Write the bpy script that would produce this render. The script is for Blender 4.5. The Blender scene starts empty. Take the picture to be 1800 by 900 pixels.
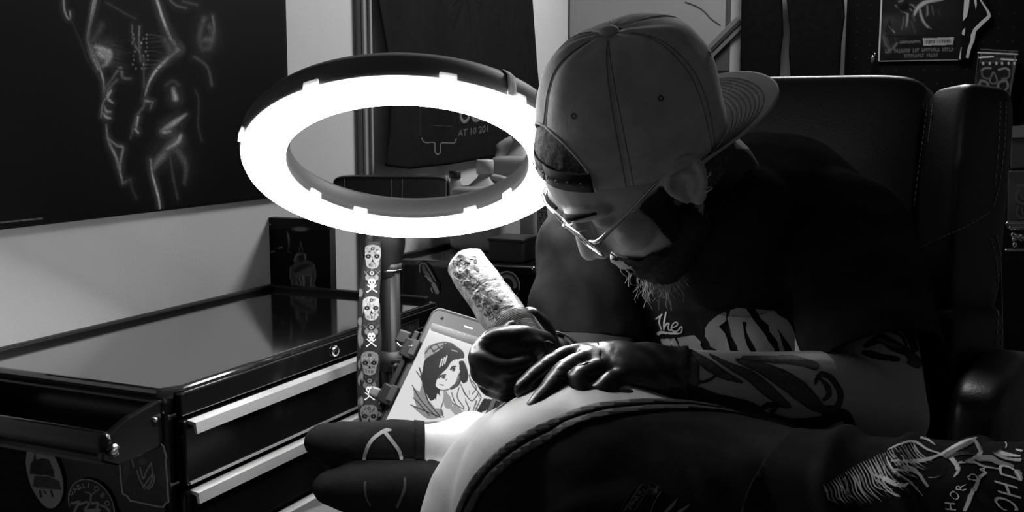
import bpy, bmesh, math, random
import numpy as np
from mathutils import Vector as V, Matrix, noise
from mathutils.bvhtree import BVHTree

random.seed(4)
RNG = np.random.default_rng(7)
S = bpy.context.scene
COL = S.collection

# ------------------------------------------------------------------ camera, world, light, exposure
PITCH = math.radians(7.6)
CAM_Z = 1.25
FPX = 1900.0                      # focal length in pixels of the 1800 px wide frame
cam_d = bpy.data.cameras.new('camera'); cam_d.sensor_width = 36; cam_d.lens = FPX / 1800 * 36
cam_d.clip_start = .02
cam = bpy.data.objects.new('camera', cam_d); COL.objects.link(cam)
cam.location = (0, 0, CAM_Z); cam.rotation_euler = (math.pi / 2 - PITCH, 0, 0)
S.camera = cam

world = bpy.data.worlds.new('room_ambience'); S.world = world; world.use_nodes = True
world.node_tree.nodes['Background'].inputs[0].default_value = (1, 1, 1, 1)
world.node_tree.nodes['Background'].inputs[1].default_value = .06

RING_EMIT = 26.0
SCREEN_EMIT = .95
def area_lamp(name, loc, target, size, power):
    d = bpy.data.lights.new(name, 'AREA'); d.shape = 'SQUARE'; d.size = size; d.energy = power
    o = bpy.data.objects.new(name, d); COL.objects.link(o); o.location = loc
    o.rotation_euler = (V(target) - V(loc)).to_track_quat('-Z', 'Y').to_euler()
    return o
area_lamp('ceiling_lamp_light', (.75, 2.75, 2.3), (.1, 2.2, 1.0), .45, 18)     # the room's ceiling lamp, out of view overhead

S.view_settings.view_transform = 'Standard'; S.view_settings.look = 'None'
S.view_settings.gamma = 1; S.view_settings.exposure = 0; S.view_settings.use_curve_mapping = False
S.cycles.max_bounces = 6; S.cycles.diffuse_bounces = 3; S.cycles.glossy_bounces = 3
S.cycles.transparent_max_bounces = 8; S.cycles.caustics_reflective = False; S.cycles.caustics_refractive = False
S.cycles.use_denoising = True

# ------------------------------------------------------------------ helpers
CP, SP = math.cos(PITCH), math.sin(PITCH)
CAM = np.array([0, 0, CAM_Z])
def ray(px, py):
    xc = (px - 900) / FPX; yc = -(py - 450) / FPX
    return np.array([xc, CP + yc * SP, -SP + yc * CP])
def P(px, py, Y):                 # a measured point of the photograph at world depth Y
    d = ray(px, py); return CAM + d * (Y / d[1])
def Pz(px, py, z):                # a measured point of the photograph at world height z
    d = ray(px, py); return CAM + d * ((z - CAM_Z) / d[2])
def proj(c):
    c = np.asarray(c, float) - CAM
    dep = c[..., 1] * CP - c[..., 2] * SP; up = c[..., 1] * SP + c[..., 2] * CP
    return 900 + c[..., 0] / dep * FPX, 450 - up / dep * FPX
def lin(v):
    v = np.asarray(v, float); return np.where(v <= .04045, v / 12.92, ((v + .055) / 1.055) ** 2.4)
def nrm(v):
    v = np.asarray(v, float); return v / np.linalg.norm(v)
def A(*v): return np.array(v, float)

_M = {}
def mat(name, g, rough=.5, metal=0, var=0.0, scale=20, bump=0, bscale=200, spec=.5, coat=0, emit=0, stretch=None, sheen=0):
    if name in _M: return _M[name]
    m = bpy.data.materials.new(name); m.use_nodes = True; _M[name] = m
    nt = m.node_tree; b = nt.nodes['Principled BSDF']; L = nt.links.new
    b.inputs['Roughness'].default_value = rough; b.inputs['Metallic'].default_value = metal
    b.inputs['Specular IOR Level'].default_value = spec; b.inputs['Coat Weight'].default_value = coat
    b.inputs['Coat Roughness'].default_value = .08
    if sheen: b.inputs['Sheen Weight'].default_value = sheen; b.inputs['Sheen Roughness'].default_value = .5
    b.inputs['Base Color'].default_value = (g, g, g, 1)
    tc = nt.nodes.new('ShaderNodeTexCoord'); mp = nt.nodes.new('ShaderNodeMapping')
    L(tc.outputs['Object'], mp.inputs[0])
    if stretch: mp.inputs['Scale'].default_value = stretch
    if var:
        n = nt.nodes.new('ShaderNodeTexNoise'); n.inputs['Scale'].default_value = scale; n.inputs['Detail'].default_value = 5
        L(mp.outputs[0], n.inputs['Vector'])
        r = nt.nodes.new('ShaderNodeMapRange'); L(n.outputs['Fac'], r.inputs[0])
        r.inputs[1].default_value = .3; r.inputs[2].default_value = .7
        r.inputs[3].default_value = g * (1 - var); r.inputs[4].default_value = g * (1 + var)
        L(r.outputs[0], b.inputs['Base Color'])
    if bump:
        n = nt.nodes.new('ShaderNodeTexNoise'); n.inputs['Scale'].default_value = bscale; n.inputs['Detail'].default_value = 4
        L(mp.outputs[0], n.inputs['Vector'])
        bp = nt.nodes.new('ShaderNodeBump'); bp.inputs['Strength'].default_value = bump; bp.inputs['Distance'].default_value = .002
        L(n.outputs['Fac'], bp.inputs['Height']); L(bp.outputs[0], b.inputs['Normal'])
    if emit:
        b.inputs['Emission Color'].default_value = (1, 1, 1, 1); b.inputs['Emission Strength'].default_value = emit
    return m
def ink_mat(name, rough=.5, spec=.5, emit=0, coat=0):
    if name in _M: return _M[name]
    m = bpy.data.materials.new(name); m.use_nodes = True; _M[name] = m
    nt = m.node_tree; b = nt.nodes['Principled BSDF']
    b.inputs['Roughness'].default_value = rough; b.inputs['Specular IOR Level'].default_value = spec; b.inputs['Coat Weight'].default_value = coat
    a = nt.nodes.new('ShaderNodeAttribute'); a.attribute_name = 'ink'
    if emit:
        b.inputs['Base Color'].default_value = (.02, .02, .02, 1)
        nt.links.new(a.outputs['Color'], b.inputs['Emission Color']); b.inputs['Emission Strength'].default_value = emit
    else: nt.links.new(a.outputs['Color'], b.inputs['Base Color'])
    return m

class G:                          # a bag of faces that becomes ONE mesh
    def __init__(s): s.v = []; s.f = []; s.n = 0
    def add(s, v, f):
        v = np.asarray(v, float).reshape(-1, 3); s.v.append(v); o = s.n
        s.f += [tuple(i + o for i in q) for q in f]; s.n += len(v); return s
    def box(s, c, size, ax=None):
        ax = np.eye(3) if ax is None else np.array(ax, float); h = np.array(size) / 2
        q = [np.array(c) + ax.T @ (h * k) for k in ((-1,-1,-1),(1,-1,-1),(1,1,-1),(-1,1,-1),(-1,-1,1),(1,-1,1),(1,1,1),(-1,1,1))]
        f = [(0,3,2,1),(4,5,6,7),(0,1,5,4),(1,2,6,5),(2,3,7,6),(3,0,4,7)]
        if np.linalg.det(ax) < 0: f = [t[::-1] for t in f]
        return s.add(q, f)
    def prism(s, poly, d):        # a 3-D polygon pushed along vector d
        p = np.array(poly, float); n = len(p); v = np.vstack([p, p + np.array(d, float)])
        f = [tuple(range(n))[::-1], tuple(range(n, 2 * n))] + [(i, (i + 1) % n, n + (i + 1) % n, n + i) for i in range(n)]
        return s.add(v, f)
    def ell(s, c, a, b, d, nu=20, nv=12):     # ellipsoid with half-axis vectors a, b, d
        c, a, b, d = (np.array(t, float) for t in (c, a, b, d)); v = []; f = []
        for j in range(1, nv):
            th = math.pi * j / nv
            for i in range(nu):
                ph = 2 * math.pi * i / nu
                v.append(c + d * math.cos(th) + math.sin(th) * (a * math.cos(ph) + b * math.sin(ph)))
        v += [c + d, c - d]; T = len(v) - 2; B = T + 1
        for j in range(nv - 2):
            for i in range(nu):
                k = (i + 1) % nu; f.append((j*nu+i, (j+1)*nu+i, (j+1)*nu+k, j*nu+k))
        for i in range(nu):
            k = (i + 1) % nu; f.append((T, i, k)); f.append((B, (nv-2)*nu+k, (nv-2)*nu+i))
        return s.add(v, f)
    def ball(s, c, r, **k): return s.ell(c, (r,0,0), (0,r,0), (0,0,r), **k)
    def loft(s, nodes, seg=20, sub=5, cap=True, flat=False):  # nodes: (centre, half-axis a, half-axis b)
        q = np.array([np.concatenate([np.array(t, float) for t in n]) for n in nodes])
        r = catmull(q, sub) if sub > 1 else q
        rings = [t for t in r]
        if cap and not flat:
            def ends(r0, r1):
                t = nrm(r0[:3] - r1[:3]); R = (np.linalg.norm(r0[3:6]) + np.linalg.norm(r0[6:])) / 2; o = []
                for k in (1, 2, 3, 4):
                    a = k / 5 * math.pi / 2
                    o.append(np.concatenate([r0[:3] + t * R * math.sin(a), r0[3:] * math.cos(a)]))
                return o, r0[:3] + t * R
            e0, p0 = ends(rings[0], rings[1]); e1, p1 = ends(rings[-1], rings[-2]); rings = e0[::-1] + rings + e1
        else: p0, p1 = rings[0][:3], rings[-1][:3]
        an = np.linspace(0, 2 * math.pi, seg, endpoint=False); ca, sa = np.cos(an)[:, None], np.sin(an)[:, None]
        v = np.vstack([t[:3] + ca * t[3:6] + sa * t[6:] for t in rings]); n = len(rings); f = []
        for j in range(n - 1):
            for i in range(seg):
                k = (i + 1) % seg; f.append((j*seg+i, j*seg+k, (j+1)*seg+k, (j+1)*seg+i))
        if cap:
            v = np.vstack([v, p0, p1]); b = n * seg
            for i in range(seg):
                k = (i + 1) % seg; f.append((b, k, i)); f.append((b + 1, (n-1)*seg+i, (n-1)*seg+k))
        r0, rr = rings[0], rings[-1]
        if np.dot(np.cross(r0[3:6], r0[6:]), rings[1][:3] - rings[0][:3]) < 0 or False: f = [t[::-1] for t in f]
        return s.add(v, f)
    def tube(s, path, r, seg=12, sub=5, cap=True, flat=False, ref=None):  # r: number, list, or list of (side, ref) pairs
        p = [np.array(t, float) for t in path]; n = len(p)
        r = [r] * n if np.isscalar(r) else list(r)
        ref = np.array((0, 0, 1.) if ref is None else ref, float); nodes = []
        for i in range(n):
            t = nrm(p[min(i + 1, n - 1)] - p[max(i - 1, 0)])
            b = ref - t * np.dot(ref, t)
            if np.linalg.norm(b) < .15: b = A(.3, 1, .2) - t * np.dot(A(.3, 1, .2), t)
            b = nrm(b); a = np.cross(b, t); ri = r[i]; ra, rb = (ri, ri) if np.isscalar(ri) else ri
            ref = b if i else ref; nodes.append((p[i], a * ra, b * rb))
        return s.loft(nodes, seg, sub, cap, flat)
    def rev(s, c, e1, e2, ax, prof, seg=48, closed=True):  # revolve a profile of (radius, height) pairs
        c, e1, e2, ax = (np.array(t, float) for t in (c, e1, e2, ax)); m = len(prof); v = []; f = []
        for i in range(seg):
            a = 2 * math.pi * i / seg; d = e1 * math.cos(a) + e2 * math.sin(a)
            v += [c + d * r + ax * h for r, h in prof]
        for i in range(seg):
            k = (i + 1) % seg
            for j in range(m if closed else m - 1):
                l = (j + 1) % m; f.append((i*m+j, k*m+j, k*m+l, i*m+l))
        return s.add(v, f)
    def build(s, name, m, parent=None, smooth=True, bevel=0, seg=2, angle=40, merge=True):
        me = bpy.data.meshes.new(name); me.from_pydata([tuple(t) for t in np.vstack(s.v)], [], s.f)
        bm = bmesh.new(); bm.from_mesh(me)
        if merge: bmesh.ops.remove_doubles(bm, verts=bm.verts, dist=1e-6)
        bmesh.ops.recalc_face_normals(bm, faces=bm.faces); bm.to_mesh(me); bm.free()
        return link(name, me, m, parent, smooth, bevel, seg, angle)
def catmull(q, sub):
    n = len(q); out = []
    for i in range(n - 1):
        p0, p1, p2, p3 = q[max(i - 1, 0)], q[i], q[i + 1], q[min(i + 2, n - 1)]
        for k in range(sub):
            t = k / sub
            out.append(.5 * (2*p1 + (p2-p0)*t + (2*p0-5*p1+4*p2-p3)*t*t + (3*p1-p0-3*p2+p3)*t**3))
    out.append(q[-1]); return np.array(out)
def link(name, me, m, parent=None, smooth=True, bevel=0, seg=2, angle=40):
    o = bpy.data.objects.new(name, me); COL.objects.link(o)
    if m: me.materials.append(m)
    if smooth:
        me.polygons.foreach_set('use_smooth', np.ones(len(me.polygons), bool))
        if bevel or smooth == 'auto': me.set_sharp_from_angle(angle=math.radians(angle))
    if bevel:
        b = o.modifiers.new('edge', 'BEVEL'); b.width = bevel; b.segments = seg; b.limit_method = 'ANGLE'; b.angle_limit = math.radians(35)
        b.harden_normals = False
    if parent: o.parent = parent; o.matrix_parent_inverse = parent.matrix_basis.inverted()
    return o
def thing(name, label, cat, loc=(0, 0, 0), group=None):
    o = bpy.data.objects.new(name, None); COL.objects.link(o); o.location = tuple(loc); o.empty_display_size = .05
    return tag(o, label, cat, group)
def tag(o, label, cat, group=None):
    o['label'] = label; o['category'] = cat
    if group: o['group'] = group
    return o
def structure(o): o['kind'] = 'structure'; return o
def eval_mesh(o):
    dg = bpy.context.evaluated_depsgraph_get(); dg.update(); e = o.evaluated_get(dg)
    return bpy.data.meshes.new_from_object(e, depsgraph=dg)
def fuse(name, g, m, voxel, smooth=4, parent=None, factor=.5):   # one continuous skin over overlapping solids
    o = g.build(name, None, smooth=False)
    r = o.modifiers.new('r', 'REMESH'); r.mode = 'VOXEL'; r.voxel_size = voxel
    k = o.modifiers.new('s', 'SMOOTH'); k.factor = factor; k.iterations = smooth
    me = eval_mesh(o); old = o.data; bpy.data.objects.remove(o); bpy.data.meshes.remove(old)
    me.name = name
    return link(name, me, m, parent)
def verts(me):
    a = np.empty(len(me.vertices) * 3); me.vertices.foreach_get('co', a); return a.reshape(-1, 3)
def set_verts(me, a): me.vertices.foreach_set('co', a.ravel()); me.update()
def normals(me):
    a = np.empty(len(me.vertices) * 3); me.vertex_normals.foreach_get('vector', a); return a.reshape(-1, 3)
def bvh(o):
    w = o.matrix_world if False else Matrix.Identity(4)
    me = o.data; return BVHTree.FromPolygons([v.co for v in me.vertices], [tuple(p.vertices) for p in me.polygons])
def shell(src, name, m, keep, planes, offset, parent=None, thick=.0015, disp=None, smooth=0):
    """a garment: the part of a body that keep() picks, cut clean by planes (point, normal: the normal side is dropped), pushed out"""
    me = src.data.copy(); me.name = name; me.materials.clear(); bm = bmesh.new(); bm.from_mesh(me)
    co = verts(me); mask = keep(co)
    bmesh.ops.delete(bm, geom=[v for v, k in zip(bm.verts, mask) if not k], context='VERTS')
    for p, n in planes:
        bmesh.ops.bisect_plane(bm, geom=bm.verts[:] + bm.edges[:] + bm.faces[:], dist=1e-5, plane_co=tuple(p), plane_no=tuple(n), clear_outer=True)
    if smooth:
        for _ in range(smooth): bmesh.ops.smooth_vert(bm, verts=[v for v in bm.verts if not v.is_boundary], factor=.5, use_axis_x=True, use_axis_y=True, use_axis_z=True)
    bm.normal_update()
    for v in bm.verts:
        d = offset + (disp(v.co) if disp else 0); v.co = v.co + v.normal * d
    bm.to_mesh(me); bm.free()
    o = link(name, me, m, parent)
    s = o.modifiers.new('cloth', 'SOLIDIFY'); s.thickness = thick; s.offset = 0
    return o

# ---------------- flat print: a drawing made in the photograph's pixel measure, then laid on the real surface it belongs to
import copy
def part_of(cv, x0, y0, x1, y1):     # one motif of a drawing, so that it becomes a print of its own
    c = copy.copy(cv); X = (np.arange(cv.w) + .5) / cv.k + cv.x0; Y = (np.arange(cv.h) + .5) / cv.k + cv.y0
    c.a = cv.a * ((X >= x0) & (X < x1))[None] * ((Y >= y0) & (Y < y1))[:, None]; return c
class Canvas:
    def __init__(s, x0, y0, x1, y1, k=2, bg=None):
        s.x0, s.y0, s.x1, s.y1, s.k = x0, y0, x1, y1, k
        s.w, s.h = int((x1 - x0) * k), int((y1 - y0) * k)
        s.v = np.full((s.h, s.w), 0. if bg is None else bg); s.a = np.full((s.h, s.w), 0. if bg is None else 1.)
        s.o = (0, 0); s.z = 1
    def frame(s, ox, oy, z): s.o = (ox, oy); s.z = z; return s   # read the next points in a zoomed crop's own measure
    def _p(s, pts):
        q = np.array(pts, float); q = q / s.z + np.array(s.o)
        return (q - np.array([s.x0, s.y0])) * s.k
    def _box(s, q, m):
        a = np.floor(q.min(0) - m).astype(int); b = np.ceil(q.max(0) + m).astype(int) + 1
        a = np.clip(a, 0, [s.w, s.h]); b = np.clip(b, 0, [s.w, s.h])
        if (b <= a).any(): return None
        X, Y = np.meshgrid(np.arange(a[0], b[0]) + .5, np.arange(a[1], b[1]) + .5)
        return a, b, X, Y
    def _mix(s, a, b, m, val, alpha=True):
        sl = (slice(a[1], b[1]), slice(a[0], b[0])); s.v[sl] = s.v[sl] * (1 - m) + val * m
        if alpha: s.a[sl] = np.maximum(s.a[sl], m)
    def fill(s, pts, val, op=1):
        q = s._p(pts); r = s._box(q, 0)
        if r is None: return s
        a, b, X, Y = r; ins = np.zeros(X.shape, bool); n = len(q)
        for i in range(n):
            x1, y1 = q[i]; x2, y2 = q[(i + 1) % n]
            if y1 == y2: continue
            ins ^= ((y1 > Y) != (y2 > Y)) & (X < (x2 - x1) * (Y - y1) / (y2 - y1) + x1)
        s._mix(a, b, ins * op, val); return s
    def blob(s, c, rx, ry, val, soft=.3, op=1, ang=0):
        q = s._p([c])[0]; rx = rx * s.k / s.z; ry = ry * s.k / s.z; m = max(rx, ry) * (1 + soft)
        r = s._box(np.array([q - m, q + m]), 0)
        if r is None: return s
        a, b, X, Y = r; ca, sa = math.cos(ang), math.sin(ang); dx, dy = X - q[0], Y - q[1]
        d = np.sqrt(((dx*ca + dy*sa) / rx) ** 2 + ((-dx*sa + dy*ca) / ry) ** 2)
        s._mix(a, b, np.clip((1 + soft - d) / max(2 * soft, 1e-3), 0, 1) * op, val); return s
    def stroke(s, pts, w, val, soft=1., op=1, curve=True):
        q = s._p(pts); w = [w, w] if np.isscalar(w) else list(w)
        if curve and len(q) > 2: q = catmull(q, 6)
        W = np.interp(np.linspace(0, 1, len(q)), np.linspace(0, 1, len(w)), w) * s.k / s.z
        sf = soft * s.k
        r = s._box(q, max(W) / 2 + sf)
        if r is None: return s
        a, b, X, Y = r; best = np.zeros(X.shape)
        for i in range(len(q) - 1):
            d = q[i + 1] - q[i]; l = max(np.dot(d, d), 1e-9)
            t = np.clip(((X - q[i][0]) * d[0] + (Y - q[i][1]) * d[1]) / l, 0, 1)
            dist = np.hypot(X - q[i][0] - t * d[0], Y - q[i][1] - t * d[1])
            best = np.maximum(best, np.clip(((W[i] * (1 - t) + W[i + 1] * t) / 2 - dist) / sf + .5, 0, 1))
        s._mix(a, b, best * op, val); return s
    def text(s, string, org, right, up, val, op=1, bold=0):      # built-in lettering; right and up are one em each
        org, right, up = np.array(org, float), np.array(right, float), np.array(up, float)
        v, tris = glyphs(string, bold)
        q = org + v[:, :1] * right + v[:, 1:2] * up
        for t in tris: s.fill(q[list(t)], val, op)
        return s
    def noise(s, amp, scale):
        n = RNG.standard_normal((int(s.h / scale) + 2, int(s.w / scale) + 2))
        yy = np.linspace(0, n.shape[0] - 1.001, s.h); xx = np.linspace(0, n.shape[1] - 1.001, s.w)
        y0, x0 = yy.astype(int), xx.astype(int); fy, fx = (yy - y0)[:, None], (xx - x0)[None]
        g = (n[y0][:, x0]*(1-fy)*(1-fx) + n[y0+1][:, x0]*fy*(1-fx) + n[y0][:, x0+1]*(1-fy)*fx + n[y0+1][:, x0+1]*fy*fx)
        s.v = np.clip(s.v * (1 + amp * g), 0, 1); return s
    def at(s, px, py):
        x = np.clip(((px - s.x0) * s.k).astype(int), 0, s.w - 1); y = np.clip(((py - s.y0) * s.k).astype(int), 0, s.h - 1)
        ok = (px >= s.x0) & (px <= s.x1) & (py >= s.y0) & (py <= s.y1)
        return s.v[y, x], s.a[y, x] * ok
_gl = {}
def glyphs(string, bold=0):
    if (string, bold) in _gl: return _gl[string, bold]
    cu = bpy.data.curves.new('lettering', 'FONT'); cu.body = string; cu.resolution_u = 3; cu.offset = bold
    o = bpy.data.objects.new('lettering', cu); COL.objects.link(o); me = eval_mesh(o); me.calc_loop_triangles()
    v = verts(me)[:, :2].copy(); t = [tuple(x.vertices) for x in me.loop_triangles]
    bpy.data.objects.remove(o); bpy.data.curves.remove(cu); bpy.data.meshes.remove(me)
    _gl[string, bold] = (v, t); return v, t
def plane_hit(c, n):
    c, n = np.array(c, float), nrm(n)
    def f(px, py):
        d = ray(px, py); k = np.dot(d, n)
        if abs(k) < 1e-6: return None
        t = np.dot(c - CAM, n) / k
        return (CAM + d * t, n if np.dot(n, d) < 0 else -n) if t > 0 else None
    return f
def mesh_hit(o):
    t = bvh(o); c = V(CAM)
    def f(px, py):
        h = t.ray_cast(c, V(ray(px, py)).normalized())
        if h[0] is None: return None
        n = np.array(h[1]); return np.array(h[0]), (n if np.dot(n, ray(px, py)) < 0 else -n)
    return f
def decal(name, hit, cv, m, parent, step=1.0, off=.0006, full=False, thick=0, facing=.05):
    """ink or a sticker as a thin mesh lying on the surface hit() describes; its greys come from the drawing"""
    nx, ny = int((cv.x1 - cv.x0) / step) + 1, int((cv.y1 - cv.y0) / step) + 1
    xs = np.linspace(cv.x0, cv.x1, nx); ys = np.linspace(cv.y0, cv.y1, ny)
    idx = -np.ones((ny, nx), int); pts = []; ink = []
    X, Y = np.meshgrid(xs, ys); val, al = cv.at(X, Y)
    al2 = al.copy()
    al2[:-1] = np.maximum(al2[:-1], al[1:]); al2[1:] = np.maximum(al2[1:], al[:-1])
    al2[:, :-1] = np.maximum(al2[:, :-1], al[:, 1:]); al2[:, 1:] = np.maximum(al2[:, 1:], al[:, :-1])
    for j in range(ny):
        for i in range(nx):
            if not full and al2[j, i] < .5: continue
            h = hit(xs[i], ys[j])
            if h is None: continue
            co, n = h; d = nrm(CAM - co)
            if np.dot(n, d) < facing: continue
            idx[j, i] = len(pts); pts.append(co + n * off); ink.append(val[j, i])
    f = []
    P_ = np.array(pts) if pts else np.zeros((0, 3))
    for j in range(ny - 1):
        for i in range(nx - 1):
            q = (idx[j, i], idx[j+1, i], idx[j+1, i+1], idx[j, i+1])
            if min(q) < 0: continue
            if not full and (al[j, i] + al[j+1, i] + al[j+1, i+1] + al[j, i+1]) < 2: continue
            if np.linalg.norm(P_[q[0]] - P_[q[2]]) > .02: continue
            f.append(q)
    me = bpy.data.meshes.new(name); me.from_pydata([tuple(p) for p in pts], [], f)
    at = me.attributes.new('ink', 'FLOAT_COLOR', 'POINT'); g = lin(np.array(ink)) if ink else np.zeros(0)
    at.data.foreach_set('color', np.stack([g, g, g, np.ones_like(g)], 1).ravel().astype(np.float32))
    bm = bmesh.new(); bm.from_mesh(me); bmesh.ops.delete(bm, geom=[v for v in bm.verts if not v.link_faces], context='VERTS'); bm.to_mesh(me); bm.free()
    o = link(name, me, m, parent)
    if thick:
        s = o.modifiers.new('sheet', 'SOLIDIFY'); s.thickness = thick; s.offset = -1
    return o

# wall frame: t runs along the left wall away from us, d stands off it into the room
U = nrm(A(.414, .9103, 0)); N = A(U[1], -U[0], 0); UP = A(0, 0, 1); WO = A(-.51, 2.08, 0)
def W(t, d, z): return WO + U * t + N * d + UP * z
AX = (U, N, UP)
def tdz(c): c = np.asarray(c) - WO; return np.dot(c, U), np.dot(c, N), c[2]
LEFT = plane_hit(W(0, 0, 1), N)
T_END = 1.70
BACKP = plane_hit(W(T_END, 0, 1), -U)
def clip(h, t0=-9, t1=9, d0=-9, d1=9, z0=-9, z1=9):   # keep a print inside the sheet it is printed on
    def f(px, py):
        r = h(px, py)
        if r is None: return None
        t, d, z = tdz(r[0]); return r if t0 <= t <= t1 and d0 <= d <= d1 and z0 <= z <= z1 else None
    return f
def wall_pt(px, py, d=0): return plane_hit(W(0, d, 1), N)(px, py)[0]
def back_pt(px, py, off=0): return plane_hit(W(T_END - off, 0, 1), -U)(px, py)[0]

def sell(g, c, a, b, d, e=.35, e2=None, nu=48, nv=28):    # cushion: superellipsoid with half-axis vectors
    e2 = e if e2 is None else e2
    c, a, b, d = (np.array(t, float) for t in (c, a, b, d)); sg = lambda x, p: math.copysign(abs(x) ** p, x); v = []; f = []
    for j in range(nv + 1):
        th = -math.pi / 2 + math.pi * j / nv; cz, sz = sg(math.cos(th), e), sg(math.sin(th), e)
        for i in range(nu):
            ph = 2 * math.pi * i / nu
            v.append(c + d * sz + cz * (a * sg(math.cos(ph), e2) + b * sg(math.sin(ph), e2)))
    for j in range(nv):
        for i in range(nu):
            k = (i + 1) % nu; f.append((j*nu+i, j*nu+k, (j+1)*nu+k, (j+1)*nu+i))
    g.add(v, f); return g

# ------------------------------------------------------------------ materials
M_wall = mat('painted_wall', .84, .65, var=.05, scale=3, bump=.12, bscale=350)
M_wall2 = mat('painted_back_wall', .36, .7, var=.05, scale=3, bump=.12, bscale=350)
M_floor = mat('dark_floor', .06, .4, var=.2, scale=6)
M_ceil = mat('ceiling_paint', .35, .8)
M_chest = mat('black_enamel', .006, .16, spec=.4)
M_lid = mat('glossy_black_lid', .010, .10, spec=1.0, coat=1)
M_alu = mat('brushed_aluminium', .66, .5, metal=.85, var=.1, scale=60, stretch=(1, 1, 30))
M_steel = mat('bright_steel', .7, .2, metal=1)
M_black = mat('black_plastic', .009, .45, spec=.3)
M_dark = mat('dark_grey_plastic', .03, .5)
M_hous = mat('ring_housing_plastic', .12, .55)
M_white = mat('white_plastic', .6, .4)
M_tape = mat('paper_tape', .5, .7, var=.1, scale=60)
M_leather = mat('black_leather', .010, .40, var=.2, scale=30, bump=.18, bscale=260, spec=.6)
M_thread = mat('pale_thread', .45, .7)
M_pap = mat('black_poster_paper', .006, .6, spec=.15)
INK = ink_mat('printed_ink', .55, .12)
INKC = ink_mat('printed_cloth', .85, .05)
INKG = ink_mat('glossy_sticker', .3, .4)

# ------------------------------------------------------------------ the room
structure(G().box((.3, 1.6, -.02), (7, 7, .04)).build('floor', M_floor, smooth=False))
structure(G().box((.3, 1.6, 2.62), (7, 7, .04)).build('ceiling', M_ceil, smooth=False))
structure(G().box(W(-.3, -.04, 1.3), (4.0 + .08, .08, 2.6), AX).build('wall_left', M_wall, smooth=False))
structure(G().box(W(T_END + .04, 1.55, 1.3), (.08, 3.1, 2.6), AX).build('wall_back', M_wall2, smooth=False))
# cable duct running up the left wall
ta, tb = (tdz(wall_pt(x, 200))[0] for x in (626, 646)); tm = (ta + tb) / 2
g = G(); g.box(W(tm, .007, 1.3), (tb - ta, .014, 2.59), AX)
trim = structure(g.build('trim_1', mat('duct_plastic', .22, .5), smooth=False, bevel=.002))
for k, s in ((0, -1), (1, 1)):
    G().box(W(tm + s * (tb - ta) * .28, .016, 1.3), ((tb - ta) * .2, .008, 2.59), AX).build('duct_rib', mat('duct_plastic_pale', .42, .5), trim, smooth=False, bevel=.002)

# ------------------------------------------------------------------ large poster on the left wall
tr = tdz(wall_pt(497, 60))[0]; zb = tdz(wall_pt(230, 376))[2]
post = G().box(W(tr - .45, .006, zb + .55), (.9, .008, 1.1), AX).build('wall_poster', M_pap, smooth=False, bevel=.001)
tag(post, 'huge black poster of a torso in an open leather coat on the left wall', 'poster')
cv = Canvas(-4, -4, 500, 402, 1.5, bg=.055).frame(0, 0, 2.142)
def zstroke(lst):
    for pts, w, v, s in lst:
        w_ = [w, w] if np.isscalar(w) else list(w)
        cv.stroke(pts, [x * 3.2 + 8 for x in w_], v * .8 + .05, s * 3 + 3, op=.6); cv.stroke(pts, w, min(.98, v * 2.0), s * 1.3, op=.9)
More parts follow.
